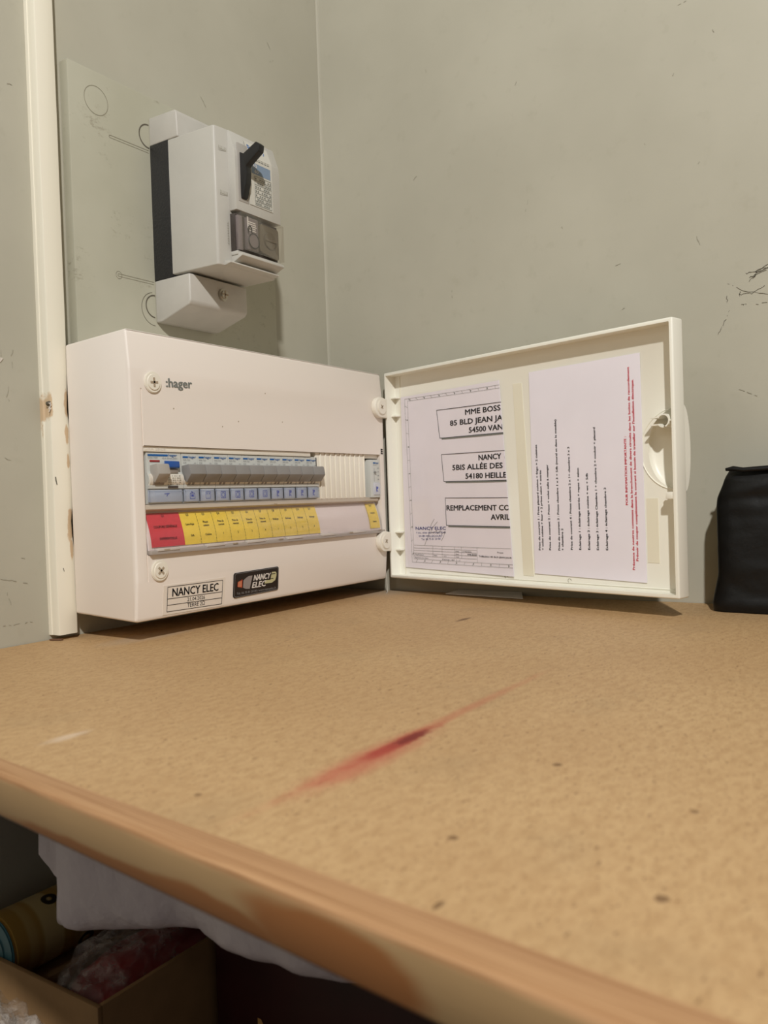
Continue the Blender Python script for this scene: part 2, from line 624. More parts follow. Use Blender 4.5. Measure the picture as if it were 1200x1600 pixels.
def glyphs(txt, bold=0.0):
    """flat letter mesh of cap height 1, left baseline at 0; returns (verts, faces, width)"""
    key = (txt, bold)
    if key in _font_cache:
        return _font_cache[key]
    cu = bpy.data.curves.new('txt', 'FONT')
    cu.body = txt
    cu.size = 1.0
    cu.offset = bold
    cu.resolution_u = 2
    cu.fill_mode = 'BOTH'
    o = bpy.data.objects.new('txt', cu)
    COL.objects.link(o)
    dg = bpy.context.evaluated_depsgraph_get()
    me = bpy.data.meshes.new_from_object(o.evaluated_get(dg))
    V = [(v.co.x, v.co.y) for v in me.vertices]
    F = [tuple(p.vertices) for p in me.polygons]
    bpy.data.objects.remove(o)
    bpy.data.curves.remove(cu)
    bpy.data.meshes.remove(me)
    x0 = min(v[0] for v in V)
    x1 = max(v[0] for v in V)
    V = [((v[0] - x0) / 0.70, v[1] / 0.70) for v in V]
    _font_cache[key] = (V, F, (x1 - x0) / 0.70)
    return _font_cache[key]


class Print:
    """flat print lying in an xz plane (normal -y) just in front of y"""

    def __init__(s, yf):
        s.bm = bmesh.new()
        s.yf = yf if callable(yf) else (lambda x, z: yf)

    def _add(s, P, F, mi, clip=None, dy=0.0):
        t = bmesh.new()
        vs = [t.verts.new((p[0], 0, p[1])) for p in P]
        for f in F:
            try:
                t.faces.new([vs[i] for i in f])
            except ValueError:
                pass
        if clip:
            bmesh.ops.bisect_plane(t, geom=list(t.verts) + list(t.edges) + list(t.faces), plane_co=clip[0], plane_no=clip[1], clear_outer=True)
        for f in t.faces:
            f.material_index = mi
            f.normal_update()
            if f.normal.y > 0:
                f.normal_flip()
        for v in t.verts:
            v.co.y = s.yf(v.co.x, v.co.z) - dy
        me = bpy.data.meshes.new('tmp')
        t.to_mesh(me)
        t.free()
        s.bm.from_mesh(me)
        bpy.data.meshes.remove(me)

    def text(s, txt, p0, p1, h, bold=0.0, mi=0, clip=None, shear=0.0, dy=0.0):
        """baseline from p0 to p1, stretched to fit; h = capital height"""
        if bold > 0:
            d = (Vector(p1) - Vector(p0)).normalized()
            n_ = Vector((-d.y, d.x))
            for i_, (q, r) in enumerate(((-1, 0), (1, 0), (0, 0.7), (0, -0.3))):
                o_ = (d * q + n_ * r) * bold * h
                s.text(txt, Vector(p0) + o_, Vector(p1) + o_, h, 0.0, mi, clip, shear, i_ * 0.000025)
            return s
        V, F, wd = glyphs(txt, 0.0)
        a, b = Vector(p0), Vector(p1)
        e = (b - a) / wd
        n = Vector((-(b - a).y, (b - a).x)).normalized() * h
        P = [a + e * v[0] + n * v[1] + (b - a).normalized() * shear * h * v[1] for v in V]
        s._add(P, F, mi, clip, dy)
        return s

    def ctext(s, txt, c, h, wide, bold=0.0, mi=0):
        V, F, wd = glyphs(txt, 0.0)
        L = wd * h * wide
        return s.text(txt, (c[0] - L / 2, c[1]), (c[0] + L / 2, c[1]), h, bold, mi)

    def line(s, a, b, wd, mi=0):
        a, b = Vector(a), Vector(b)
        d = (b - a).normalized()
        n = Vector((-d.y, d.x)) * wd / 2
        s._add([a - n, b - n, b + n, a + n], [(0, 1, 2, 3)], mi)
        return s

    def poly(s, pts, mi=0):
        s._add(pts, [tuple(range(len(pts)))], mi)
        return s

    def frame(s, P, wd, mi=0, closed=True):
        n = len(P)
        for i in range(n if closed else n - 1):
            s.line(P[i], P[(i + 1) % n], wd, mi)
        return s

    def build(s, name, mats, parent, loc=(0, 0, 0), label=None):
        me = bpy.data.meshes.new(name)
        s.bm.to_mesh(me)
        s.bm.free()
        for mm in (mats if isinstance(mats, (list, tuple)) else [mats]):
            me.materials.append(M[mm])
        o = bpy.data.objects.new(name, me)
        COL.objects.link(o)
        o.location = loc
        o.parent = parent
        if label:
            o['label'] = label
        return o


# ================================================================== SETTING
CX = 0.4088          # right wall plane
o = structure(MB().box((-1.5, 0, -0.95), (CX + 0.08, 0.08, 1.5)).build('wall_left', 'wall'))
wl = o
o = structure(MB().box((CX, -1.7, -0.95), (CX + 0.08, 0.0, 1.5)).build('wall_right', 'wall'))
wr = o
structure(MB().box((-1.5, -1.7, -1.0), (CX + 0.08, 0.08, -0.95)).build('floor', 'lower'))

# soft rounded seam of paint in the corner
MB().tube([(CX + 0.0005, -0.0005, 0.0), (CX + 0.0005, -0.0005, 1.48)], 0.0030, 8).build('corner_bead', 'wall', wl)

mb = MB()
for a, b in (((0.1947, 0.5626), (0.2028, 0.5531)), ((0.3086, 0.6693), (0.314, 0.6624)), ((0.3121, 0.6478), (0.3193, 0.6515)),
             ((-0.0399, 0.486), (-0.0314, 0.4876)), ((-0.062, 0.0589), (-0.036, 0.0526)), ((-0.0566, 0.0474), (-0.0524, 0.0358)),
             ((-0.0463, 0.2235), (-0.0491, 0.215)), ((-0.0479, 0.2151), (-0.0463, 0.2119)), ((-0.0526, 0.1626), (-0.048, 0.1599)),
             ((-0.0535, 0.2474), (-0.052, 0.2541)), ((-0.0413, 0.2555), (-0.044, 0.2485)), ((-0.043, 0.2453), (-0.0426, 0.2404)),
             ((-0.0638, 0.0182), (-0.0334, 0.0185)), ((-0.0482, 0.0769), (-0.0386, 0.0747)), ((-0.0423, 0.1806), (-0.0417, 0.1795))):
    n_ = max(2, int((Vector(b) - Vector(a)).length / 0.0025))
    q_ = [Vector(a).lerp(Vector(b), i / n_) + Vector((random.uniform(-.0006, .0006), random.uniform(-.0006, .0006))) for i in range(n_ + 1)]
    for i in range(n_):
        if random.random() < 0.75:
            mb.stroke(q_[i], q_[i + 1], 0.0005 * random.uniform(0.5, 1.2), 'xz', -0.0004)
o = mb.build('scuff_marks', 'mark', wl)
o['kind'] = 'stuff'
mb = MB()
for y0, z0_, y1, z1 in [(-0.1617, 0.6229, -0.161, 0.6269), (-0.2780, 0.5780, -0.2755, 0.5740), (-0.139, 0.5005, -0.1456, 0.5066), (-0.2839, 0.4315, -0.2882, 0.444), (-0.1872, 0.3603, -0.1877, 0.3504), (-0.3269, 0.4042, -0.3262, 0.4064), (-0.418, 0.4734, -0.4186, 0.4713), (-0.4704, 0.4389, -0.4717, 0.4405), (-0.4473, 0.5324, -0.4492, 0.5344), (-0.4869, 0.5653, -0.4881, 0.563), (-0.4668, 0.3674, -0.4696, 0.3585), (-0.5033, 0.2118, -0.5194, 0.204), (-0.3844, 0.3528, -0.3899, 0.3545), (-0.3892, 0.3064, -0.3927, 0.3079), (-0.4522, 0.6004, -0.4629, 0.6017)]:
    a, b = Vector((y0, z0_)), Vector((y1, z1))
    n_ = max(2, int((b - a).length / 0.0025))
    q_ = [a.lerp(b, i / n_) + Vector((random.uniform(-.0005, .0005), random.uniform(-.0005, .0005))) for i in range(n_ + 1)]
    for i in range(n_):
        if n_ < 3 or random.random() < 0.8:
            mb.stroke(q_[i], q_[i + 1], 0.0006 * random.uniform(0.5, 1.3), 'yz', CX - 0.0004)
o = mb.build('scuff_marks', 'mark', wr)
o['kind'] = 'stuff'
# ragged scratched paint at the right edge of the frame
mb = MB()
rg = random.Random(3)


def jag(P, wd, n=6, j=0.0009):
    pts = []
    for i in range(len(P) - 1):
        for q in range(n):
            f = q / n
            pts.append((P[i][0] * (1 - f) + P[i + 1][0] * f + rg.uniform(-j, j), P[i][1] * (1 - f) + P[i + 1][1] * f + rg.uniform(-j, j)))
    pts.append(P[-1])
    for i in range(len(pts) - 1):
        if rg.random() < 0.8:
            mb.stroke(pts[i], pts[i + 1], wd * rg.uniform(0.3, 0.8), 'yz', CX - 0.0004)


jag([(-0.4957, 0.2897), (-0.4912, 0.2778), (-0.485, 0.2673)], 0.0006)
jag([(-0.4955, 0.3067), (-0.4941, 0.2981)], 0.0007)
jag([(-0.4958, 0.3166), (-0.5056, 0.3081), (-0.5313, 0.2997)], 0.0006)
jag([(-0.5055, 0.3038), (-0.5171, 0.3032), (-0.5287, 0.3086)], 0.0006)
jag([(-0.5061, 0.3068), (-0.506, 0.3019)], 0.0009)
for i in range(5):
    jag([(-0.512 - 0.002 * i, 0.319 + rg.uniform(-0.004, 0.004)), (-0.522, 0.320 + rg.uniform(-0.003, 0.005)), (-0.545, 0.324 + rg.uniform(-0.006, 0.008))], 0.0008)
jag([(-0.5197, 0.2923), (-0.5400, 0.2905)], 0.0006)
jag([(-0.507, 0.2936), (-0.5116, 0.2929)], 0.0006)
o = mb.build('paint_scratches', 'mark_dark', wr)
o['kind'] = 'stuff'
# plaster chip with a nail hole at the left edge of the frame
mb = MB()
P = []
for i in range(14):
    a = 2 * math.pi * i / 14
    r = 0.0042 * (0.75 + 0.5 * noise.noise(Vector((math.cos(a) * 1.3, math.sin(a) * 1.3, 2))))
    P.append((-0.0548 + r * math.cos(a), 0.2462 + 0.8 * r * math.sin(a)))
mb.prism(P, 1, -0.0008, 0.001, 0)
mb.build('plaster_chip', 'chip_white', wl)
MB().cyl((-0.0562, -0.0008, 0.2478), 0.0019, 0.0012, 1, 12).build('nail_hole', 'mark_dark', wl)

# ------------------------------------------------------------------ white wooden casing left of the box
prof = [(-0.0172, 0.0), (-0.0173, -0.0030), (-0.0171, -0.0040), (-0.0166, -0.0042), (-0.0163, -0.0060), (-0.0169, -0.0133), (-0.0164, -0.0142), (-0.0155, -0.0146),
        (0.0006, -0.0146), (0.0020, -0.0141), (0.0027, -0.0128), (0.0028, 0.0)]
bmx = MB()
t = bmesh.new()
nz = 70
rings = []
for i in range(nz + 1):
    z = 0.0045 + (1.5 - 0.0045) * (i / nz) ** 1.6
    ring = []
    for j, (x, y) in enumerate(prof):
        wob = 0.0006 * noise.noise(Vector((x * 40, z * 14, 3)))
        # gouge at the left edge, nibbled right edge
        g = math.exp(-((z - 0.2105) / 0.006) ** 2) if j in (4, 5, 6, 7) else 0
        gr = 0
        if j in (8, 9, 10):
            gr = 0.0018 * math.exp(-((z - 0.212) / 0.010) ** 2) + 0.0016 * math.exp(-((z - 0.101) / 0.012) ** 2)
        ring.append(t.verts.new((x + wob + 0.0022 * g - gr, y + 0.0022 * g + wob * 0.3 + gr * 0.6, z)))
    rings.append(ring)
for i in range(nz):
    for j in range(len(prof)):
        t.faces.new((rings[i][j], rings[i][(j + 1) % len(prof)], rings[i + 1][(j + 1) % len(prof)], rings[i + 1][j]))
t.faces.new(rings[0])
t.faces.new(rings[-1][::-1])
bmesh.ops.recalc_face_normals(t, faces=t.faces)
bmx.merge(t)
trim = structure(bmx.build('trim_1', 'trim'))
# knot-hole and splinters of the damaged casing
mb = MB()
mb.cyl((-0.0166, -0.0120, 0.2105), 0.0020, 0.003, 1, 10)
mb.build('knot_hole', 'mark_dark', trim)
mb = MB()
rs = random.Random(5)
for i in range(6):
    q = (-0.0172 + rs.uniform(-.001, .0015), -0.0142, 0.2085 + rs.uniform(-.003, .003))
    mb.tube([q, (q[0] - rs.uniform(.001, .003), q[1] - .001, q[2] + rs.uniform(-.005, .001))], [0.0006, 0.0002], 5)
for z in (0.172, 0.101, 0.098):
    q = (0.0026, -0.0142, z)
    mb.tube([q, (q[0] + .001, q[1] - .001, z - 0.008)], [0.0006, 0.0002], 5)
mb.build('splinters', 'chip_white', trim)
mb = MB()
mb.stroke((-0.0146, 0.1455), (-0.0142, 0.1415), 0.0011, 'xz', -0.0150)
mb.stroke((-0.0142, 0.1420), (-0.0134, 0.1385), 0.0009, 'xz', -0.0150)
mb.stroke((-0.0105, 0.064), (-0.0097, 0.061), 0.0006, 'xz', -0.0150)
o = mb.build('dents', 'mark_dark', trim)
o['kind'] = 'stuff'
MB().prism([(-0.0215, -0.0060), (-0.0170, -0.0160), (-0.0140, -0.0162), (-0.0160, -0.0100), (-0.0185, -0.0050)], 2, 0.0003, 0.0016, 0.0003).build('rust_flake', 'rust', trim)

# ================================================================== WORKTOP
wt = empty('worktop', (0, 0, 0))
tag(wt, 'raw particle board worktop with solid wood edge and a red smear', 'worktop')


def xe(y):
    return -0.2795 + 0.1149 * (y + 0.488)


def xl(y):
    return -0.2655 + 0.0980 * (y + 0.495)


TH = 0.0205
# board top
ys = [-0.001 - 1.2 * i / 60 for i in range(61)]
t = bmesh.new()
P = [(CX - 0.001, ys[0]), (xl(ys[0]), ys[0])] + [(xl(y), y) for y in ys[1:]] + [(CX - 0.001, ys[-1])]
b2 = MB()
b2.prism(P, 2, -TH + 0.001, 0.0)
b2.build('board', 'board', wt)
# lipping: profile swept along y, slightly worn arris
t = bmesh.new()
rings = []
ylist = [-0.001 - 1.2 * i / 240 for i in range(241)]
for y in ylist:
    n = noise.noise(Vector((y * 26, 0.3, 0)))
    n2 = noise.noise(Vector((y * 70, 4.3, 0)))
    ra = 0.0022 + 0.0012 * n + 0.0006 * n2
    X0, X1 = xe(y), xl(y)
    pr = [(X1, 0.0002), (X1 - 0.004, 0.0004), (X0 + ra * 1.6, 0.0002)]
    for q in range(1, 6):
        a = math.pi / 2 * q / 6
        pr.append((X0 + ra - ra * math.sin(a), -ra + ra * math.cos(a)))
    pr += [(X0, -ra - 0.001), (X0 + 0.0004, -TH + 0.0022), (X0 + 0.0018, -TH + 0.0004), (X0 + 0.004, -TH), (X1, -TH)]
    rings.append([t.verts.new((p[0], y, p[1])) for p in pr])
for i in range(len(rings) - 1):
    m_ = len(rings[0])
    for j in range(m_):
        t.faces.new((rings[i][j], rings[i][(j + 1) % m_], rings[i + 1][(j + 1) % m_], rings[i + 1][j]))
t.faces.new(rings[0])
t.faces.new(rings[-1][::-1])
bmesh.ops.recalc_face_normals(t, faces=t.faces)
MB().merge(t).build('edge_lipping', 'lipping', wt, label='solid wood edge strip with brown varnish patches', angle=50)

# ================================================================== MOUNTING PLATE AND MAIN BREAKER
PT = 0.012
mp = MB().box((0.0165, -PT, 0.08), (0.2945, -0.0002, 0.5275), 0.0012, 2).build('mounting_plate', 'plate')
tag(mp, 'grey painted mounting plate on the wall behind the old main breaker', 'plate')
mb = MB()
mb.arc((0.0470, 0.4998), 0.0133, 0, 2 * math.pi, 0.00055, 'xz', -PT - 0.0002, 40)
for z, x0 in ((0.4712, 0.0616), (0.3400, 0.0657)):
    x1 = 0.1085
    mb.stroke((x0, z + 0.0012), (x1, z + 0.0012), 0.0006, 'xz', -PT - 0.0002)
    mb.stroke((x0, z - 0.0012), (x1, z - 0.0012), 0.00045, 'xz', -PT - 0.0002)
    mb.arc((x0, z), 0.0012, math.pi / 2, 3 * math.pi / 2, 0.00055, 'xz', -PT - 0.0002, 8)
mb.arc((0.0657, 0.3400), 0.0035, 0, 2 * math.pi, 0.0004, 'xz', -PT - 0.0002, 20)
o = mb.build('knockout_lines', 'groove', mp)
o['kind'] = 'stuff'
mb = MB()
mb.arc((0.1085, 0.4865), 0.0115, math.pi * 0.48, math.pi * 1.52, 0.0012, 'xz', -PT - 0.0003, 24)
mb.arc((0.1085, 0.3168), 0.0110, math.pi * 0.48, math.pi * 1.5, 0.0012, 'xz', -PT - 0.0003, 24)
mb.arc((0.1085, 0.3140), 0.0165, math.pi * 0.55, math.pi * 1.5, 0.0005, 'xz', -PT - 0.0002, 24)
o = mb.build('knockout_rings', 'mark_dark', mp)
o['kind'] = 'stuff'
br = empty('main_breaker', (0.152, -PT, 0.30))
tag(br, 'old beige main breaker with black lever above the distribution box', 'breaker')
BO = Vector((0.152, -PT, 0.30))


def brk(mb, name, mats, label=None, parent=br, angle=35):
    off = -BO
    bmesh.ops.translate(mb.bm, vec=off, verts=mb.bm.verts)
    o = mb.build(name, mats, parent, label=label, angle=angle)
    return o


x0b, x1b = 0.1097, 0.1945
brk(MB().box((x0b, -0.0385, 0.3425), (x1b, -PT, 0.4775), 0.0008), 'base', 'black_gloss', 'glossy black base strip')
# housing: side profile tapers slightly to the front so that the flanks face a little forward
F1 = -0.0985
prof = [(0.1100, -0.0375), (0.1125, F1 + 0.0015), (0.1140, F1), (0.1280, F1 - 0.0015), (0.1900, F1 - 0.0015), (0.1938, F1), (0.1945, -0.0375)]
mb = MB().prism(prof, 2, 0.3448, 0.4772, 0.0012, 0, 3)
# raised sloping centre panel
t = bmesh.new()
yz = [(F1 - 0.0005, 0.4770), (F1 - 0.0030, 0.4765), (F1 - 0.0100, 0.4560), (F1 - 0.0105, 0.4500), (F1 - 0.0105, 0.3990), (F1 - 0.0005, 0.3990)]
mb.prism(yz, 0, 0.1290, 0.1938, 0.0006)
# raised frame around the window and its ledge
mb.box((0.1290, F1 - 0.0100, 0.3560), (0.1938, F1 + 0.002, 0.3600), 0.0008)
mb.prism([(F1 - 0.0005, 0.3485), (F1 - 0.0150, 0.3545), (F1 - 0.0150, 0.3570), (F1 - 0.0005, 0.3590)], 0, 0.1300, 0.1915, 0.0006)
mb.prism([(F1 - 0.0005, 0.3450), (F1 - 0.0090, 0.3466), (F1 - 0.0090, 0.3480), (F1 - 0.0005, 0.3495)], 0, 0.1200, 0.1900, 0.0004)
brk(mb, 'housing', 'beige', angle=30)
# moulded scale marks on the front left
mb = MB()
for zc in (0.4555, 0.4130):
    mb.stroke((0.1165, zc), (0.1265, zc), 0.0004, 'xz', F1 - 0.0019)
    for i in range(6):
        mb.stroke((0.1168 + 0.0019 * i, zc), (0.1168 + 0.0019 * i, zc + 0.003), 0.0004, 'xz', F1 - 0.0019)
mb.stroke((0.1262, 0.366), (0.1262, 0.388), 0.0004, 'xz', F1 - 0.0019)
for i in range(9):
    mb.stroke((0.1246, 0.367 + 0.0024 * i), (0.1262, 0.367 + 0.0024 * i), 0.0004, 'xz', F1 - 0.0019)
o = brk(mb, 'scale_marks', 'groove')
o['kind'] = 'stuff'
# terminal covers
tc_ = MB().prism([(-PT, 0.4770), (-0.0525, 0.4770), (-0.0515, 0.5010), (-0.0495, 0.5040), (-PT, 0.5050)], 0, x0b, 0.1945, 0.0014, 0, 3)
brk(tc_, 'terminal_cover', 'beige_cover')
bc_ = MB().prism([(-PT, 0.3425), (-0.0620, 0.3425), (-0.0620, 0.3155), (-0.0590, 0.3120), (-0.0200, 0.3005), (-PT, 0.3005)], 0, x0b, 0.1905, 0.0018, 0, 3)
brk(bc_, 'terminal_cover', 'beige_cover')
mb = MB()
mb.cyl((0.1540, -0.0628, 0.3285), 0.0062, 0.0030, 1, 24, bev=0.0006)
mb.cyl((0.1540, -0.0628, 0.3285), 0.0046, 0.0062, 1, 24, r2=0.0040)
sc_ = brk(mb, 'screw', 'steel', 'slotted metal screw')
mb = MB()
mb.box((0.1500, -0.0664, 0.3278), (0.1580, -0.0658, 0.3292))
mb.box((0.1533, -0.0664, 0.3245), (0.1547, -0.0658, 0.3325))
brk(mb, 'screw_slot', 'slot', parent=sc_)
# lever slot and lever
PF = F1 - 0.0105
brk(MB().box((0.1325, PF - 0.0004, 0.4080), (0.1465, PF + 0.001, 0.4640), 0.0003), 'lever_slot', 'toggle_light', 'grey recessed slot behind the lever')
lev = [(PF + 0.001, 0.4560), (PF - 0.0050, 0.4530), (PF - 0.0215, 0.4600), (PF - 0.0258, 0.4565), (PF - 0.0248, 0.4505),
       (PF - 0.0085, 0.4410), (PF - 0.0078, 0.4400), (PF - 0.0082, 0.4340), (PF - 0.0070, 0.4240), (PF - 0.0030, 0.4120), (PF - 0.0005, 0.4105), (PF + 0.001, 0.4200)]
brk(MB().prism(lev, 0, 0.1355, 0.1430, 0.0007), 'lever', 'black_matt', 'black toggle lever')
# printed label
LX0, LX1, LZ0, LZ1 = 0.1475, 0.1815, 0.4085, 0.4720
t = bmesh.new()


def ylab(x, z):
    if z > 0.456:
        return F1 - 0.0100 + (z - 0.456) / (0.4765 - 0.456) * 0.0070 - 0.0006
    return PF - 0.0006


def yl2(x, z):
    return ylab(x, z) - 0.0002


mb = MB()
mb.quad([(LX0, ylab(0, LZ0), LZ0), (LX1, ylab(0, LZ0), LZ0), (LX1, ylab(0, .456), .456), (LX0, ylab(0, .456), .456)])
mb.quad([(LX0, ylab(0, .456), .456), (LX1, ylab(0, .456), .456), (LX1, ylab(0, LZ1), LZ1), (LX0, ylab(0, LZ1), LZ1)])
lb = brk(mb, 'rating_label', 'label_stock')


class BPrint(Print):
    pass


pr = Print(yl2)
pr.text('BACO', (0.1505, 0.4625), (0.1745, 0.4625), 0.0062, 0.02, 0)
pr.text('Réf. 1000', (0.1600, 0.4585), (0.1790, 0.4585), 0.0020, 0.0, 1)
for i, zz in enumerate((0.4560, 0.4540)):
    for j in range(5):
        pr.line((0.1575 + 0.0042 * j, zz - 0.0003), (0.1606 + 0.0042 * j, zz - 0.0003), 0.0009, 1)
pr.poly([(0.1515, 0.4400), (0.1790, 0.4400), (0.1790, 0.4505), (0.1515, 0.4505)], 2)
pr.build('label_print', ['blue_print', 'grey_ink', 'band_blue'], lb, (0, 0, 0))
pr = Print(lambda x, z: yl2(x, z) - 0.0002)
pr.text('30', (0.1530, 0.4462), (0.1590, 0.4462), 0.0036, 0.0, 0)
pr.text('60', (0.1555, 0.4412), (0.1610, 0.4412), 0.0034, 0.0, 0)
pr.build('rating_digits', 'white_ink', lb)
pr = Print(lambda x, z: yl2(x, z) - 0.0002)
z0_ = 0.4100
for i in range(8):
    pr.line((0.1555, z0_ + i * 0.0040), (0.1795, z0_ + i * 0.0040), 0.0004)
for i in range(9):
    top = 0.0280 if i in (0, 5, 8) else (0.008 if i not in (6, 7) else 0.0240)
    pr.line((0.1555 + i * 0.0030, z0_), (0.1555 + i * 0.0030, z0_ + top), 0.0004)
for i in range(7):
    for j in range(8):
        if (i * 5 + j * 3) % 4 != 1:
            pr.line((0.1562 + j * 0.0030, z0_ + 0.0018 + i * 0.0040), (0.1579 + j * 0.0030, z0_ + 0.0018 + i * 0.0040), 0.0012)
pr.build('rating_table', 'grey_ink', lb)
for ob in lb.children:
    ob.location = -BO
# inspection window
WZ0, WZ1, WX0, WX1 = 0.3598, 0.3960, 0.1265, 0.1905
WY = F1 - 0.0125
brk(MB().box((0.1292, PF + 0.003, WZ0), (0.1900, F1 + 0.0005, WZ1)), 'window_back', 'inner_dark', 'dark compartment behind the clear window')
brk(MB().box((0.1300, PF - 0.0002, WZ0 + 0.001), (0.1362, PF + 0.0035, WZ1 - 0.002), 0.0004), 'window_post', 'mauve')
brk(MB().box((0.1425, PF - 0.0006, WZ0 + 0.004), (0.1580, PF + 0.0035, WZ1 - 0.001), 0.0004), 'window_strip', 'mauve', 'mauve strip with printed lines')
mb = MB()
for i in range(5):
    mb.box((0.1440, PF - 0.0010, WZ1 - 0.006 - i * 0.0020), (0.1540 + 0.0006 * (i % 3), PF - 0.0005, WZ1 - 0.0050 - i * 0.0020))
mb.box((0.1425, PF - 0.0011, WZ1 - 0.012), (0.1438, PF - 0.0005, WZ1 - 0.001))
o = brk(mb, 'strip_print', 'white_ink')
o['kind'] = 'stuff'
mb = MB()
mb.cyl((0.1495, PF - 0.0012, WZ0 + 0.0125), 0.0068, 0.0024, 1, 28, bev=0.0005)
brk(mb, 'lead_seal', 'mauve', 'round lead seal with wire loop')
ringp = [(0.1495 + 0.0072 * math.cos(a), PF - 0.0026, WZ0 + 0.0125 + 0.0072 * math.sin(a)) for a in [math.pi * 0.62 + 2 * math.pi * 0.98 * i / 28 for i in range(29)]]
loop = [(0.1440 + 0.0026 * math.cos(a), PF - 0.0026, WZ0 + 0.0225 + 0.0034 * math.sin(a)) for a in [-0.7 + 4.6 * i / 14 for i in range(15)]]
brk(MB().tube(ringp, 0.0005, 6).tube(loop, 0.0006, 6), 'seal_wire', 'black_matt')
P = []
for cx, cz, a0 in ((0.1855, WZ1 - 0.0065, 0), (0.1640, WZ1 - 0.0060, 90), (0.1630, WZ0 + 0.0085, 180), (0.1855, WZ0 + 0.0045, 270)):
    rr = 0.0030
    for q in range(5):
        a = math.radians(a0 + 22.5 * q)
        P.append((cx + rr * math.cos(a), cz + rr * math.sin(a)))
brk(MB().prism(P, 1, PF - 0.0006, PF + 0.0035, 0.0003), 'setting_plate', 'knob_brown', 'brown setting dial plate')
mb = MB()
mb.cyl((0.1745, PF - 0.0012, WZ0 + 0.0185), 0.0085, 0.0018, 1, 24, bev=0.0004)
mb.box((0.1665, PF - 0.0030, WZ0 + 0.0172), (0.1825, PF - 0.0012, WZ0 + 0.0198), 0.0004)
brk(mb, 'setting_dial', 'knob_brown')
mb = MB()
mb.box((0.1292, PF - 0.0055, WZ0 + 0.0002), (0.1915, PF - 0.0047, WZ1), 0.0003)
mb.box((0.1900, PF - 0.0048, WZ0 + 0.0002), (0.1915, F1, WZ1), 0.0003)
mb.box((0.1290, PF - 0.0048, WZ1 - 0.0010), (0.1915, F1, WZ1), 0.0003)
mb.box((0.1290, PF - 0.0048, WZ0 + 0.0002), (0.1300, F1, WZ1), 0.0003)
brk(mb, 'window_cover', 'clear', 'clear plastic window cover')

# ================================================================== DISTRIBUTION BOX
Z0 = 0.0178
W, D, H = 0.3833, 0.1001, 0.25
bx = empty('distribution_box', (0, 0, Z0))
tag(bx, 'white plastic distribution box on the wall with its lid swung open', 'box')
# cover body: profile in y,z with slightly receding top and bottom
prof = [(-0.0152, 0.0043), (-0.0955, 0.0000), (-0.0975, 0.0010), (-0.1003, 0.034), (-0.1003, 0.216), (-0.0975, 0.249), (-0.0955, 0.2500), (-0.0152, 0.2462)]
body = MB().prism(prof, 0, 0.0, W, 0.0022, 0, 3).build('cover', 'white_plastic', bx)
WX0, WX1, WB, WTOP = 0.0128, 0.3738, 0.0565, 0.1512
body.parent = None
cut = MB().box((WX0, -0.2, WB), (WX1, -0.072, WTOP), 0.0006).build('c', 'white_plastic')
seam = MB().prism([(0.0112, -0.11), (0.0128, -0.11), (0.0128, -0.0995), (0.0112, -0.1001)], 2, 0.034, 0.2, 0).build('c2', 'white_plastic')
boolean(body, [cut, seam])
body.parent = bx
# parts of the window frame
mb = MB().box((WX0 + 0.0002, -0.0985, 0.1462), (0.2420, -0.0750, WTOP - 0.0003), 0.0005)
brace = mb.build('top_rail', 'cream_part', bx)
pr = Print(-0.0988)
pr.text('DRA 28-05', (0.0150, 0.1475), (0.0380, 0.1475), 0.0024, 0.0, 0)
pr.build('rail_print', 'white_ink', brace)
# white ledge between devices and label holder
mb = MB().prism([(-0.0740, 0.0945), (-0.0960, 0.0945), (-0.0985, 0.0960), (-0.0970, 0.1003), (-0.0740, 0.1005)], 0, WX0 + 0.0003, 0.3700, 0.0003)
mb.build('label_holder_ledge', 'ledge', bx)
# backing of the label strip


def yc(z, off=0.0):
    """curved face of the label strip, y at height z"""
    f = (0.0945 - z) / (0.0945 - 0.0600)
    return -(0.0925 + 0.0085 * math.sin(min(max(f, 0), 1) * math.pi / 2)) - off


def strip(mb, xa, xb, za, zb, off, th, n=8, mi=0):
    t = bmesh.new()
    A = []
    for i in range(n + 1):
        z = za + (zb - za) * i / n
        A.append([t.verts.new((xa, yc(z, off), z)), t.verts.new((xb, yc(z, off), z)), t.verts.new((xb, yc(z, off) + th, z)), t.verts.new((xa, yc(z, off) + th, z))])
    for i in range(n):
        for j in range(4):
            t.faces.new((A[i][j], A[i][(j + 1) % 4], A[i + 1][(j + 1) % 4], A[i + 1][j]))
    t.faces.new(A[0])
    t.faces.new(A[-1][::-1])
    bmesh.ops.recalc_face_normals(t, faces=t.faces)
    return mb.merge(t, mi)


strip(MB(), 0.0135, 0.3700, 0.0605, 0.0945, -0.0008, 0.0008).build('label_strip_back', 'white_card', bx)
holder = MB()
strip(holder, 0.0135, 0.3715, 0.0600, 0.0945, 0.0010, 0.0006)
holder.build('label_holder', 'clear', bx, label='clear curved label holder')
mb = MB()
mb.box((0.0135, -0.1045, 0.0568), (0.3735, -0.0960, 0.0606), 0.0006)
x = 0.02
for L in (0.05, 0.046, 0.052, 0.05, 0.048, 0.05):
    mb.box((x, -0.1052, 0.0596), (x + L * 0.5, -0.1002, 0.0622), 0.0004, mi=1)
    x += L + 0.008
mb.build('label_holder_lip', ['lip', 'lip_light'], bx)
mb = MB()
for x in (0.027, 0.112, 0.178, 0.300, 0.3590):
    mb.box((x, -0.1053, 0.0601), (x + 0.0065, -0.1046, 0.0612))
mb.box((0.180, -0.0990, 0.0962), (0.1845, -0.0978, 0.0972))
o = mb.build('holder_notches', 'slot', bx)
o['kind'] = 'stuff'

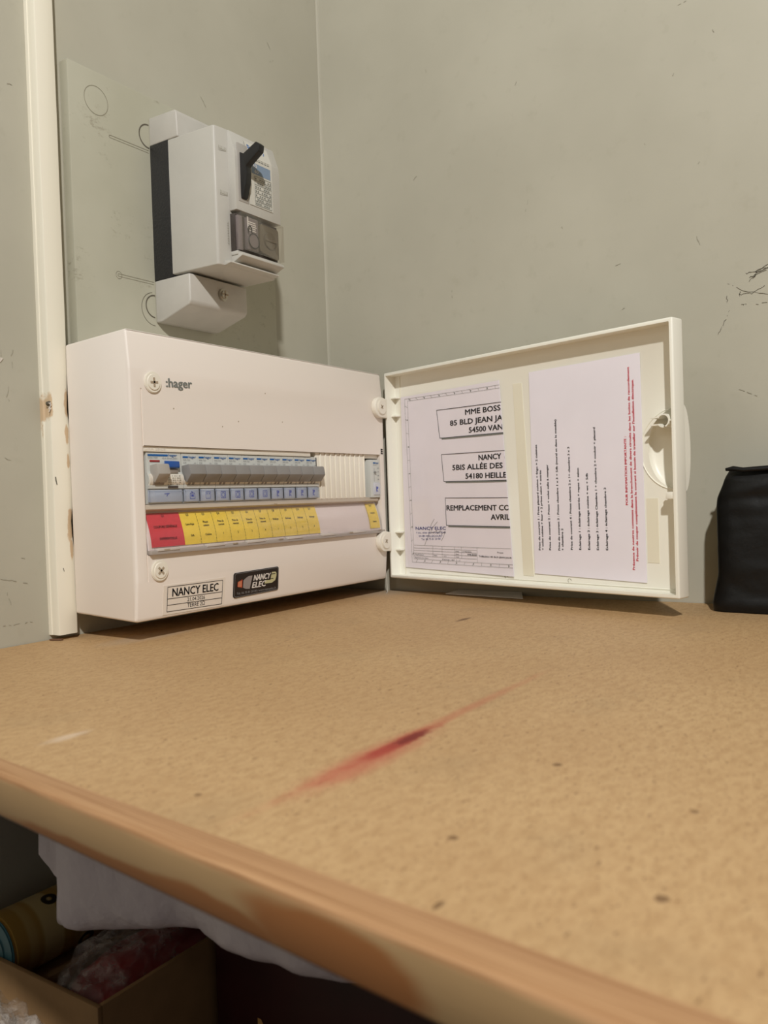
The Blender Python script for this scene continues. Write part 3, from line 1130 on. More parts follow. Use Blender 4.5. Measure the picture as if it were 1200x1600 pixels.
cards = [('red', 0.0172, 0.0551, ['Q1'], ['COUPURE GÉNÉRALE'], ['DIFFÉRENTIELLE'])]
names = [('Q2', ['Lave-linge'], 'Sdb'), ('Q3', ['Plaque', 'cuisson'], 'Cuisine'), ('Q4', ['Prise de', 'courant'], '1'), ('Q5', ['Prise de', 'courant'], '2'),
         ('Q6', ['Prise de', 'courant'], '3'), ('Q7', ['Prise de', 'courant'], '4'), ('Q8', ['Eclairage'], '1'), ('Q9', ['Eclairage'], '2'),
         ('Q10', ['Eclairage'], '3'), ('Q11', ['Eclairage'], '4')]
PW = 0.01963


def card(xa, xb, mname, q, l1, l2, label):
    o = strip(MB(), xa, xb, 0.0630, 0.0925, 0.0000, 0.0003).build('label_card', mname, bx, label=label)
    pr = Print(lambda x, z: yc(z, 0.0003))
    cx = (xa + xb) / 2
    wd = xb - xa
    big = wd > 0.03
    pr.ctext(q, (cx - 0.0008, 0.0890), 0.0020, 0.95, 0.01)
    if big:
        pr.ctext(l1[0], (cx - 0.0005, 0.0795), 0.0021, 0.92, 0.02)
        pr.ctext(l2, (cx + 0.0003, 0.0690), 0.0021, 0.92, 0.02)
    else:
        for i, s in enumerate(l1):
            zz = 0.0805 if len(l1) == 1 else 0.0818 - 0.0031 * i
            pr.ctext(s, (cx - 0.0003, zz), 0.0019, 0.92, 0.025)
        pr.ctext(l2, (cx + 0.0002, 0.0702), 0.0019, 0.95, 0.02)
    if not big and xa > 0.056:
        for i in range(10):
            zz = 0.0632 + i * 0.0029
            pr.line((xa, zz), (xa, zz + 0.0020), 0.0004)
    pr.build('card_print', 'black_ink', o)
    return o


card(0.0172, 0.0551, 'red_card', 'Q1', ['COUPURE GÉNÉRALE'], 'DIFFÉRENTIELLE', 'red card for the main cut-off')
for i, (q, a, b) in enumerate(names):
    card(0.0553 + PW * i, 0.0553 + PW * (i + 1) - 0.00005, 'yellow_card', q, a, b, 'yellow card marked ' + q)
card(0.3474, 0.3680, 'yellow_card', 'Q12', ['Sonnerie'], 'Entrée', 'yellow card at the right end')

# ribbed blanking strip, one segment per half module
for i in range(10):
    xa = 0.2516 + 0.0092 * i
    mb = MB()
    mb.box((xa + 0.0001, -0.0972, 0.1000), (xa + 0.0079, -0.0760, 0.1510), 0.0004)
    mb.box((xa + 0.0074, -0.0986, 0.1000), (xa + 0.0091, -0.0760, 0.1510), 0.0006)
    mb.build('blanking_segment', 'cream_part', bx)
MB().box((0.3437, -0.0965, 0.1466), (0.3736, -0.0760, 0.1510), 0.0005).build('blanking_end', 'cream_part', bx)
# logo and printed E
pr = Print(-0.1006)
pr.text(':hager', (0.0404, 0.2035), (0.0708, 0.2050), 0.0078, 0.055, 0)
pr.build('logo_print', 'grey_ink', bx)
pr = Print(-0.1006)
for i in range(3):
    pr.poly([(0.3755 - 0.0005 * i + 0.0003, 0.1523 + 0.0024 * i), (0.3795, 0.1519 + 0.0024 * i), (0.3795, 0.1533 + 0.0024 * i), (0.3758, 0.1537 + 0.0024 * i)])
pr.poly([(0.3750, 0.1520), (0.3763, 0.1520), (0.3768, 0.1586), (0.3760, 0.1586)])
pr.build('edge_letter', 'black_ink', bx)

# cover screws (left) and hinge plates with screws (right)


def phil(mb, c, r, y, ang=0.0):
    mb.cyl((c[0], y - 0.0006, c[1]), r, 0.0030, 1, 32, bev=0.0007)


def cross(c, y, L, wd, ang):
    mb = MB()
    for q in range(2):
        a = ang + q * math.pi / 2
        d = Vector((math.cos(a), math.sin(a)))
        n = Vector((-d.y, d.x))
        P = [Vector(c) + d * L + n * wd, Vector(c) - d * L + n * wd, Vector(c) - d * L - n * wd, Vector(c) + d * L - n * wd]
        mb.prism([(p.x, p.y) for p in P], 1, y - 0.0004, y + 0.0008, 0)
    return mb


for c, ang in (((0.0247, 0.2061), 0.05), ((0.0245, 0.0427), 0.75)):
    mb = MB()
    mb.cyl((c[0], -0.1010, c[1]), 0.0094, 0.0020, 1, 36, bev=0.0006)
    mb.cyl((c[0], -0.1018, c[1]), 0.0072, 0.0022, 1, 32, r2=0.0066)
    s = mb.build('cover_screw', 'cream_part', bx)
    cross(c, -0.1030, 0.0040, 0.0009, ang).build('screw_slot', 'slot', s)
for c in ((0.3712, 0.2078), (0.3712, 0.0461)):
    P = [(c[0] + 0.0125, c[1] + 0.0105), (c[0] + 0.0125, c[1] - 0.0125)]
    for q in range(13):
        a = math.radians(-75 - 180 * q / 12 * 1.16)
        P.append((c[0] - 0.0005 + 0.0125 * math.cos(a), c[1] + 0.0125 * math.sin(a)))
    mb = MB().prism(P, 1, -0.1065, -0.1000, 0.0012, 0, 3)
    mb.cyl((c[0], -0.1070, c[1]), 0.0088, 0.0020, 1, 32, bev=0.0006)
    hg = mb.build('hinge_plate', 'cream_part', bx)
    cross((c[0] - 0.001, c[1] + 0.0005), -0.1080, 0.0028, 0.0006, 0.6).build('screw_slot', 'slot', hg)
# stickers
st = MB().box((0.0305, -0.1010, 0.0022), (0.1050, -0.0970, 0.0292)).build('sticker', 'sticker', bx, label='white sticker with three framed lines')
st.data.transform(Matrix.Identity(4))


def ys(x, z):
    f = min(max((0.034 - z) / 0.033, 0), 1)
    return -0.1003 + 0.0028 * f


def flat_on_front(name, matn, P, off, label=None, n=10):
    """thin sheet following the slightly receding lower front"""
    t = bmesh.new()
    z0, z1 = min(p[1] for p in P), max(p[1] for p in P)
    A = [t.verts.new((p[0], ys(*p) - off, p[1])) for p in P]
    B = [t.verts.new((p[0], ys(*p) + 0.0004, p[1])) for p in P]
    t.faces.new(A)
    t.faces.new(B[::-1])
    for i in range(len(P)):
        t.faces.new((A[i], B[i], B[(i + 1) % len(P)], A[(i + 1) % len(P)]))
    bmesh.ops.recalc_face_normals(t, faces=t.faces)
    return MB().merge(t).build(name, matn, bx, label=label)


bpy.data.objects.remove(st)
st = flat_on_front('sticker', 'sticker', [(0.0283, 0.0028), (0.1040, 0.0022), (0.1048, 0.0290), (0.0290, 0.0288)], 0.0003, 'white sticker with three framed lines')
pr = Print(lambda x, z: ys(x, z) - 0.0005)
a, b, c, d = (0.0331, 0.0053), (0.1005, 0.0040), (0.1012, 0.0265), (0.0336, 0.0272)
pr.frame([a, b, c, d], 0.0005)
pr.line((0.0334, 0.0166), (0.1009, 0.0155), 0.0005)
pr.line((0.0333, 0.0110), (0.1007, 0.0098), 0.0005)
pr.text('NANCY ELEC', (0.0390, 0.0182), (0.0955, 0.0173), 0.0072, 0.03, 0)
pr.text('21.04.2026', (0.0570, 0.0118), (0.0785, 0.0115), 0.0034, 0.0, 0)
pr.text('TERRE 2Ω', (0.0570, 0.0064), (0.0785, 0.0060), 0.0036, 0.0, 0)
pr.build('sticker_print', 'black_ink', st)
P = []
for cx, cz, a0 in ((0.1783, 0.0302, 0), (0.1183, 0.0292, 90), (0.1181, 0.0097, 180), (0.1784, 0.0110, 270)):
    for q in range(5):
        an = math.radians(a0 + 22.5 * q)
        P.append((cx + 0.0024 * math.cos(an), cz + 0.0024 * math.sin(an)))
sb = flat_on_front('sticker', 'black_sticker', P, 0.0009, 'black domed sticker with a light bulb emblem')
pr = Print(lambda x, z: ys(x, z) - 0.0011)
# outline
Q = [(p[0] + (0.1483 - p[0]) * 0.03, p[1] + (0.0200 - p[1]) * 0.07) for p in P]
pr.frame(Q, 0.0003, 4)
# bulb: cap threads + glass
for i in range(4):
    pr.line((0.1213 + 0.0017 * i, 0.0178 - 0.0004 * i), (0.1216 + 0.0017 * i, 0.0226 + 0.0006 * i), 0.0012, 1)
    if i < 3:
        pr.line((0.1222 + 0.0017 * i, 0.0176), (0.1224 + 0.0017 * i, 0.0230), 0.0005, 3)
pr.poly([(0.1284, 0.0165), (0.1320, 0.0148), (0.1380, 0.0142), (0.1415, 0.0270), (0.1360, 0.0270), (0.1320, 0.0254), (0.1288, 0.0235)], 2)
# plug / cable shape on the right
pr.poly([(0.1595, 0.0172), (0.1700, 0.0168), (0.1755, 0.0190), (0.1772, 0.0235), (0.1772, 0.0262), (0.1755, 0.0278), (0.1700, 0.0278), (0.1680, 0.0200), (0.1600, 0.0205)], 3)
pr.text('NANCY', (0.1432, 0.0217), (0.1670, 0.0217), 0.0056, 0.06, 0, shear=0.25)
pr.text('ELEC', (0.1412, 0.0146), (0.1605, 0.0146), 0.0056, 0.06, 0, shear=0.25)
pr.text('Tél. 06 75 81 20 80 / www.nancyelec.fr', (0.1200, 0.0103), (0.1770, 0.0103), 0.0021, 0.0, 4)
pr.build('sticker_print', ['white_ink', 'orange_ink', 'silver_ink', 'olive_ink', 'pale_ink'], sb)
pr = Print(lambda x, z: ys(x, z) - 0.0013)
pr.line((0.1680, 0.0258), (0.1752, 0.0258), 0.0007)
pr.line((0.1625, 0.0212), (0.1725, 0.0212), 0.0007)
pr.build('emblem_lines', 'black_sticker', sb)
# specks on the cover
mb = MB()
for x, z in ((0.048, 0.185), (0.108, 0.172), (0.170, 0.2085), (0.195, 0.181), (0.130, 0.178)):
    mb.cyl((x, -0.1004, z), 0.0006, 0.0004, 1, 6)
o = mb.build('specks', 'slot', bx)
o['kind'] = 'stuff'

# ------------------------------------------------------------------ open door (local x = along the door from the hinge, y = thickness, z up)
DA = 1.3163
DL = 0.3834
HX, HY = 0.38552, -0.10130
door = empty('door', (HX, HY, 0.0006), math.pi + DA)
door.parent = bx
T = 0.0155
leaf = MB().box((0, 0.0, 0.0), (DL, 0.0176, H), 0.0016, 3).build('leaf', 'door_plastic')
t = bmesh.new()
bmesh.ops.create_uvsphere(t, u_segments=40, v_segments=24, radius=1)
for v in t.verts:
    v.co = Vector((DL - 0.0008 + 0.0375 * v.co.x, 0.0170 + 0.0105 * v.co.y, 0.1346 + 0.0390 * v.co.z))
grip = MB().merge(t).build('g', 'door_plastic')
gcut = MB().box((DL - 0.0008, -0.05, -0.01), (DL + 0.1, 0.05, H + 0.01)).build('gc', 'door_plastic')
boolean(grip, [gcut])
inner = MB().box((0.0032, -0.02, 0.0036), (DL - 0.0034, T, H - 0.0036), 0.0008).build('i', 'door_plastic')
t = bmesh.new()
bmesh.ops.create_uvsphere(t, u_segments=40, v_segments=24, radius=1)
for v in t.verts:
    v.co = Vector((DL - 0.0008 + 0.0352 * math.copysign(abs(v.co.x) ** 0.8, v.co.x), T - 0.0005 + 0.0098 * math.copysign(abs(v.co.y) ** 0.6, v.co.y), 0.1346 + 0.0372 * v.co.z))
rec = MB().merge(t).build('r', 'door_plastic')
rcut = MB().box((DL - 0.0060, -0.02, 0.0), (DL + 0.1, 0.05, H)).build('rc', 'door_plastic')
boolean(rec, [rcut])
boolean(leaf, [(grip, 'UNION'), (inner, 'DIFFERENCE'), (rec, 'DIFFERENCE')])
leaf.parent = door
leaf.name = 'door_panel'
# raised rim round the finger recess
pts = [(DL - 0.0070 + 0.0 + 0.0368 * math.cos(a), T - 0.0002, 0.1346 + 0.0372 * math.sin(a)) for a in [math.pi * 0.53 + math.pi * 0.94 * i / 30 for i in range(31)]]
pts = [(min(p[0], DL - 0.004), p[1], p[2]) for p in pts]
MB().tube(pts, 0.0006, 8).build('recess_rim', 'door_plastic', door)
# latch keyhole ring and clip
t = bmesh.new()
c = (0.3715, 0.1595)
ro, ri = 0.0062, 0.0050
mb = MB()
N_ = 28
gap = math.asin(0.0030 / ro)
A, B = [], []
for i in range(N_ + 1):
    a = math.pi + gap + (2 * math.pi - 2 * gap) * i / N_
    A.append((c[0] + ro * math.cos(a), c[1] + ro * math.sin(a)))
    B.append((c[0] + ri * math.cos(a), c[1] + ri * math.sin(a)))
for i in range(N_):
    mb.prism([A[i], A[i + 1], B[i + 1], B[i]], 1, 0.0008, T + 0.004, 0)
bmesh.ops.remove_doubles(mb.bm, verts=mb.bm.verts, dist=0.00002)
for s in (-1, 1):
    z = c[1] + s * 0.0033
    mb.box((0.3580, 0.0008, z - 0.0006), (0.3662, T + 0.004, z + 0.0006))
mb.box((c[0] + 0.0052, 0.0012, c[1] - 0.0007), (DL - 0.0025, T + 0.004, c[1] + 0.0005))
mb.build('latch_ring', 'door_plastic', door)
MB().box((0.3718, 0.0010, 0.0892), (DL - 0.0025, 0.0095, 0.0956), 0.0006).box((0.3690, 0.0070, 0.0896), (0.3722, 0.0090, 0.0952), 0.0004).build('latch_clip', 'door_plastic', door)
# hinge knuckles
for z in (0.2195, 0.1975, 0.0555, 0.0340):
    MB().box((0.0030, 0.0075, z - 0.0009), (0.0120, T + 0.0006, z + 0.0009), 0.0006).build('hinge_tab', 'door_plastic', door)
MB().box((0.0120, T - 0.0006, 0.004), (0.0128, T + 0.001, H - 0.004)).build('panel_step', 'tape', door)
# strips of yellowed adhesive tape
P = [(0.1890, 0.2150), (0.2010, 0.2150), (0.2100, 0.0110), (0.1960, 0.0110)]
MB().prism(P, 1, T - 0.0004, T + 0.0005).build('tape_strip', 'tape', door)
MB().box((0.3440, T - 0.0003, 0.0300), (0.3560, T + 0.0005, 0.0900)).build('tape_strip', 'tape', door)
# small moulded marks along the lower rim
mb = MB()
mb.arc((0.1720, 0.0085), 0.0020, 0, 4.2, 0.0008, 'xz', T - 0.0002, 10)
mb.arc((0.2550, 0.0085), 0.0020, 0, 5.2, 0.0005, 'xz', T - 0.0002, 12)
o = mb.build('moulded_marks', 'groove', door)
o['kind'] = 'stuff'
# bulge rails seen inside the door bottom
MB().box((0.02, T - 0.0008, 0.0060), (DL - 0.006, T + 0.0005, 0.0068), 0.0004).build('lower_rib', 'door_plastic', door)

# ------------------------------------------------------------------ papers on the door (things of their own, in world space)
DOORW = Matrix.Translation((HX, HY, Z0 + 0.0006)) @ Matrix.Rotation(math.pi + DA, 4, 'Z')


def on_door(o):
    o.matrix_world = DOORW
    return o


ZS = -Z0 - 0.0006     # the numbers below were measured from the worktop


def zz(P):
    return [(p[0], p[1] + ZS) for p in P]


def paper_y(x, z):
    f = max(0.0, (x - 0.10) / 0.085)
    return T - 0.0012 - 0.0010 * f * f


sheet = zz([(0.0139, 0.2384), (0.1715, 0.2397), (0.1846, 0.0276), (0.0131, 0.0309)])
t = bmesh.new()
nu, nv = 24, 20
G = []
for j in range(nv + 1):
    row = []
    for i in range(nu + 1):
        u, v_ = i / nu, j / nv
        a = Vector(sheet[0]).lerp(Vector(sheet[1]), u)
        b = Vector(sheet[3]).lerp(Vector(sheet[2]), u)
        p = a.lerp(b, v_)
        row.append(t.verts.new((p.x, paper_y(p.x, p.y), p.y)))
    G.append(row)
for j in range(nv):
    for i in range(nu):
        t.faces.new((G[j][i], G[j + 1][i], G[j + 1][i + 1], G[j][i + 1]))
bmesh.ops.recalc_face_normals(t, faces=t.faces)
bmesh.ops.solidify(t, geom=t.faces, thickness=-0.0004)
p1 = on_door(MB().merge(t).build('document_sheet', 'paper'))
tag(p1, 'folded white title sheet with three framed text boxes in a clear sleeve, door left half', 'paper')

pr = Print(lambda x, z: paper_y(x, z) - 0.0003)
EDGE = Vector((0.1846 - 0.1715, 0, 0.0276 - 0.2397)).normalized()
clip = (Vector((0.1712, 0, 0.2397 + ZS)), Vector((-EDGE.z, 0, EDGE.x)))
if clip[1].x < 0:
    clip = (clip[0], -clip[1])
HC = 0.0059


def T1(s, a, b, h=HC, mi=0, bold=0.05, cl=True):
    a, b = zz([a, b])
    pr.text(s, a, b, h, bold, mi, clip if cl else None)


T1('MME BOSS', (0.1204, 0.2071), (0.1726, 0.2073))
T1('85 BLD JEAN JAU', (0.0963, 0.1968), (0.1828, 0.1963))
T1('54500 VAN', (0.1252, 0.1866), (0.1748, 0.1864))
T1('NANCY', (0.1386, 0.155), (0.1715, 0.155))
T1('5BIS ALLÉE DES C', (0.0978, 0.1458), (0.1843, 0.1447))
T1('54180 HEILLE', (0.1178, 0.1353), (0.1783, 0.1344))
T1('REMPLACEMENT CO', (0.0865, 0.0997), (0.1812, 0.0990))
T1('AVRIL', (0.154, 0.0888), (0.1813, 0.0890))
# cut-off next letters at the fold
T1('E', (0.1765, 0.155), (0.1800, 0.155))
for B in ([(0.1738, 0.2159), (0.0751, 0.2166), (0.0789, 0.1839), (0.1756, 0.1829)], [(0.1768, 0.1636), (0.0806, 0.1647), (0.0833, 0.1332), (0.1783, 0.1316)],
          [(0.1793, 0.1126), (0.0846, 0.1142), (0.0852, 0.0823), (0.1813, 0.0813)]):
    pr.frame(zz(B), 0.0006, 0, closed=False)
    b = zz(B)
    pr.line((b[2][0] + 0.003, b[2][1] - 0.0011), (b[3][0], b[3][1] - 0.0011), 0.0015, 1)
# drawing frame with ticks
fo = zz([(0.1722, 0.2346), (0.0212, 0.2353), (0.0256, 0.0376), (0.1838, 0.0369)])
fi = zz([(0.1724, 0.2313), (0.0262, 0.2325), (0.0289, 0.0417), (0.1836, 0.0403)])
pr.frame(fo, 0.0003, 1, closed=False)
pr.frame(fi, 0.0003, 1, closed=False)
for i in range(12):
    f = (i + 0.5) / 12
    for q in ((0, 1), (1, 2), (2, 3)):
        a = Vector(fo[q[0]]).lerp(Vector(fo[q[1]]), f)
        b = Vector(fi[q[0]]).lerp(Vector(fi[q[1]]), f)
        pr.line(a, b, 0.0003, 1)
        if i % 2:
            m_ = a.lerp(b, 0.5) + Vector((0.0008, 0))
            pr.line(m_ - Vector((0.0006, 0)), m_ + Vector((0.0006, 0)), 0.0014, 1)
# title block
tb = zz([(0.0292, 0.0582), (0.1833, 0.0575), (0.1838, 0.0403), (0.0289, 0.0417)])
A, B, C_, D_ = [Vector(p) for p in tb]


def tbp(u, v_):
    return A.lerp(B, u).lerp(D_.lerp(C_, u), v_)


pr.line(tbp(0, 0), tbp(0.985, 0), 0.0003, 1)
for v_ in (0.2, 0.38, 0.58, 0.78):
    pr.line(tbp(0, v_), tbp(0.66 if v_ > 0.5 or v_ < 0.3 else 0.66, v_), 0.0003, 1)
for u in (0.21, 0.31, 0.44, 0.51, 0.665):
    pr.line(tbp(u, 0), tbp(u, 0.8 if u < 0.6 else 1.0), 0.0003, 1)
for s, u, v_, L, h in (('Modification', 0.01, 0.72, 0.10, 0.0014), ('Date', 0.22, 0.72, 0.035, 0.0014), ('Nom', 0.325, 0.72, 0.03, 0.0014), ('Signature du client', 0.01, 0.94, 0.15, 0.0014),
                       ('Format : A4  1 : 1', 0.31, 0.97, 0.18, 0.0016), ('Date', 0.45, 0.36, 0.035, 0.0014), ('Dess.', 0.45, 0.55, 0.035, 0.0014), ('Vérif.', 0.45, 0.74, 0.035, 0.0014), ('21/04/2026', 0.52, 0.36, 0.09, 0.0014),
                       ('Projet', 0.86, 0.32, 0.055, 0.0017)):
    pr.text(s, tbp(u, v_), tbp(u + L, v_), h, 0.0, 0)
pr.text('MME BOSS', tbp(0.57, 0.55), tbp(0.66, 0.55), 0.0016, 0.03, 0)
pr.text('TABLEAU, 85 BLD JEAN JAUR', tbp(0.68, 0.62), tbp(0.99, 0.62), 0.0017, 0.02, 0, clip)
# stamp
for s, a, b, h in (('NANCY ELEC', (0.0334, 0.0768), (0.0840, 0.0772), 0.0036), ('5 bis, allée des Grands Prés', (0.0343, 0.0722), (0.0838, 0.0733), 0.0020), ('54180 HEILLECOURT', (0.0386, 0.0682), (0.0784, 0.0688), 0.0024),
                   ('Tél. 06 75 81 20 80', (0.0428, 0.0644), (0.0751, 0.0655), 0.0022)):
    a, b = zz([a, b])
    pr.text(s, a, b, h, 0.03 if h > 0.003 else 0.0, 2)
sg = zz([(0.0656, 0.0897), (0.0600, 0.0830), (0.0560, 0.0720), (0.0500, 0.0620), (0.0480, 0.0584)])
pr.frame(sg, 0.0004, 3, closed=False)
sg = zz([(0.0708, 0.0867), (0.0640, 0.0810), (0.0590, 0.0740), (0.0640, 0.0735), (0.0690, 0.0765), (0.0700, 0.0725), (0.0750, 0.0760), (0.0770, 0.0720), (0.0830, 0.0755), (0.0800, 0.0690), (0.0761, 0.0642)])
pr.frame(sg, 0.0004, 3, closed=False)
pr.build('sheet_print', ['black_ink', 'grey_ink', 'navy_ink', 'mark_dark'], p1)
# clear sleeve in front of the sheet
def sleeve_y(x, z):
    return paper_y(x, z) - 0.0012 - 0.0005 * noise.noise(Vector((x * 40, z * 30, 1.7)))


t = bmesh.new()
G = []
sl = zz([(0.0105, 0.2405), (0.1712, 0.2402), (0.1848, 0.0268), (0.0100, 0.0290)])
nu, nv = 30, 30
for j in range(nv + 1):
    row = []
    for i in range(nu + 1):
        u, v_ = i / nu, j / nv
        a = Vector(sl[0]).lerp(Vector(sl[1]), u)
        b = Vector(sl[3]).lerp(Vector(sl[2]), u)
        p = a.lerp(b, v_)
        row.append(t.verts.new((p.x, sleeve_y(p.x, p.y), p.y)))
    G.append(row)
for j in range(nv):
    for i in range(nu):
        t.faces.new((G[j][i], G[j + 1][i], G[j + 1][i + 1], G[j][i + 1]))
bmesh.ops.recalc_face_normals(t, faces=t.faces)
MB().merge(t).build('clear_sleeve', 'clear', p1, label='clear plastic sleeve')

p2 = zz([(0.2114, 0.2428), (0.3414, 0.2441), (0.3428, 0.0295), (0.2119, 0.0323)])
p2o = on_door(MB().prism(p2, 1, T - 0.0010, T - 0.0005).build('circuit_list_sheet', 'paper'))
tag(p2o, 'white sheet with sideways black circuit list and red warning, door right half', 'paper')
pr = Print(T - 0.0012)
h2 = 0.0024
for s, a, b in (("Prise de courant 1 : Prise placard cuisine + frigo + 2 cuisines", (0.2204, 0.0571), (0.2194, 0.1668)),
                ("+ volet cuisine + four + 2 prises salon + entrée", (0.2244, 0.0572), (0.2240, 0.14)),
                ("Prise de courant 2 : Prises + volet salle à manger", (0.2338, 0.0575), (0.233, 0.1456)),
                ("Prise de courant 3 : Prises chambre 1 x 3 + Sdb (mural et dans le meuble)", (0.2453, 0.0574), (0.2448, 0.1907)),
                ("+ chambre 2", (0.2495, 0.0575), (0.2495, 0.0797)),
                ("Prise de courant 4 : Prises chambre 2 x 1+ chambre 3 x 3", (0.2607, 0.0585), (0.26, 0.1618)),
                ("Eclairage 1 : éclairage entrée + repas + salon", (0.2708, 0.0587), (0.2706, 0.1401)),
                ("Eclairage 2 : éclairage cuisine + wc + Sdb", (0.2814, 0.059), (0.281, 0.1346)),
                ("Eclairage 3 : éclairage Chambre 1 + chambre 2 + couloir + placard", (0.2914, 0.059), (0.2909, 0.1789)),
                ("Eclairage 4 : éclairage chambre 3", (0.3019, 0.0592), (0.3014, 0.1197))):
    a, b = zz([a, b])
    pr.text(s, a, b, h2, 0.05, 0)
for s, a, b in (("POUR INFOMATION IMPORTANTE :", (0.3251, 0.1026), (0.3251, 0.1674)),
                ("Présence de neutres communs dans le branchement de divers circuits dans les boites de raccordement", (0.3307, 0.0412), (0.3302, 0.2324)),
                ("Prévoir de couper complètement le courant si besoin de travailler sur l'installation électrique.", (0.3348, 0.0498), (0.3344, 0.2203))):
    a, b = zz([a, b])
    pr.text(s, a, b, h2, 0.05, 1)
pr.build('sheet_print', ['black_ink', 'red_ink'], p2o)

# ------------------------------------------------------------------ modular devices in the window
NF = -0.0972      # nose front plane
MZ = Z0 + 0.1008  # bottom of the noses (world)


def device_body(wd, mb, lab0=0.0006):
    """side profile (y, z) of the 45 mm nose, extruded over the width"""
    P = [(0.018, 0.0), (0.0003, 0.0), (0.0, 0.0010), (0.0, 0.0128), (-0.0022, 0.0132), (-0.0026, 0.0160), (-0.0010, 0.0164)]
    for i in range(7):
        a = -0.9 + 1.9 * i / 6
        P.append((-0.0035 * math.cos(a) + 0.0008, 0.0215 + 0.0052 * math.sin(a)))
    P += [(0.0, 0.0290), (0.0, 0.0448), (0.0006, 0.0452), (0.018, 0.0452)]
    mb.prism(P, 0, 0.0002, wd - 0.0002, 0.0, 0)
    return mb


def icon(pr, kind, cx, cz):
    r = 0.0030
    if kind == 'plug':
        pr.frame([(cx - r, cz - r), (cx + r, cz - r), (cx + r, cz + r), (cx - r, cz + r)], 0.0006)
        for i in range(12):
            a, b = 2 * math.pi * i / 12, 2 * math.pi * (i + 1) / 12
            pr.line((cx + 0.0020 * math.cos(a), cz + 0.0020 * math.sin(a)), (cx + 0.0020 * math.cos(b), cz + 0.0020 * math.sin(b)), 0.0005)
    elif kind == 'washer':
        pr.frame([(cx - r, cz - r), (cx + r, cz - r), (cx + r * 0.9, cz + r * 0.7), (cx - r * 0.9, cz + r * 0.7)], 0.0005)
        pr.poly([(cx - r * .5, cz - r * .4), (cx + r * .5, cz - r * .4), (cx + r * .5, cz + r * .3), (cx - r * .5, cz + r * .3)])
        pr.line((cx - r * 0.5, cz + r * 1.2), (cx + r * 0.2, cz + r * 0.9), 0.0007)
    elif kind == 'hob':
        pr.frame([(cx - r, cz - r), (cx + r, cz - r), (cx + r, cz + r), (cx - r, cz + r)], 0.0004)
        pr.line((cx - r * .5, cz + r * .2), (cx - r * .5, cz + r * .7), 0.0009)
        pr.line((cx + r * .4, cz + r * .2), (cx + r * .5, cz + r * .7), 0.0009)
    else:
        pr.line((cx - 0.0012, cz - 0.0032), (cx - 0.0012, cz + 0.0032), 0.0011)
        pr.poly([(cx - 0.0012, cz - 0.0006), (cx + 0.0018, cz + 0.0002), (cx + 0.0022, cz + 0.0026), (cx - 0.0012, cz + 0.0032)])
        if kind != 'lamp3':
            pr.line((cx - 0.0006, cz - 0.0012), (cx + 0.0016, cz - 0.0030), 0.0009)


def label_window(mb_parent, wd, kind, xa=0.0012):
    f = MB().box((xa, -0.0014, 0.0012), (wd - 0.0008, 0.0004, 0.0122), 0.0004).build('label_window', 'module_side', mb_parent, label='grey label window')
    pr = Print(-0.0017)
    if kind == 'main':
        cx = wd / 2 + 0.001
        pr.line((cx - 0.003, 0.0085), (cx + 0.003, 0.0088), 0.0006)
        pr.line((cx + 0.0012, 0.0084), (cx - 0.0006, 0.0062), 0.0006)
    else:
        icon(pr, kind, wd / 2 + 0.0008, 0.0066)
    pr.build('icon_print', 'blue_icon', f)
    c = MB()
    c.box((xa - 0.0004, -0.0030, 0.0006), (wd - 0.0003, -0.0024, 0.0124), 0.0002)
    c.box((xa - 0.0004, -0.0026, 0.0006), (xa + 0.0002, 0.0, 0.0124))
    c.box((wd - 0.0009, -0.0026, 0.0006), (wd - 0.0003, 0.0, 0.0124))
    c.box((xa, -0.0026, 0.0108), (wd - 0.0005, 0.0, 0.0114))
    c.build('window_flap', 'clear_blue', f, label='bluish clear flap')
    return f


TOG = [(0.0008, 0.0240), (-0.0030, 0.0205), (-0.0056, 0.0182), (-0.0118, 0.0258), (-0.0100, 0.0340), (-0.0085, 0.0347), (0.0008, 0.0335)]


def make_mcb(kind):
    r = empty('circuit_breaker', (0, 0, 0))
    mb = device_body(PW, MB())
    bo = mb.build('body', 'module', r, label='pale grey breaker nose')
    # white rounded band below the toggle
    P = []
    for i in range(9):
        a = -1.0 + 2.0 * i / 8
        P.append((-0.0044 * math.cos(a) + 0.0008, 0.0212 + 0.0060 * math.sin(a)))
    P += [(0.0015, 0.0262), (0.0015, 0.0160)]
    cv = MB().prism(P, 0, 0.0004, PW - 0.0004, 0.0).build('curved_band', 'module_white', r)
    P2 = [(p[0] - 0.0003 if p[0] < 0 else p[0], p[1]) for p in P]
    for xa in (0.0050, 0.0098):
        MB().prism(P2, 0, xa, xa + 0.0026, 0.0).build('toggle_guide', 'toggle_dark', cv)
    MB().prism(TOG, 0, 0.0003, PW - 0.0003, 0.0003).build('toggle', 'toggle', r)
    label_window(r, PW, kind)
    pr = Print(-0.0003)
    pr.line((0.0016, 0.0415), (0.0080, 0.0415), 0.0016, 0)
    pr.text('hager', (0.0088, 0.0407), (0.0178, 0.0407), 0.0021, 0.02, 0)
    pr.text('MFS 720', (0.0020, 0.0380), (0.0105, 0.0380), 0.0016, 0.0, 1)
    pr.text('C20', (0.0020, 0.0356), (0.0058, 0.0356), 0.0015, 0.0, 1)
    pr.text('230V', (0.0150, 0.0356), (0.0178, 0.0356), 0.0011, 0.0, 1)
    pr.build('front_print', ['blue_print', 'pale_ink'], bo)
    return r


def copy_tree(o, parent=None):
    c = o.copy()
    COL.objects.link(c)
    c.parent = parent
    for ch in o.children:
        copy_tree(ch, c)
    return c


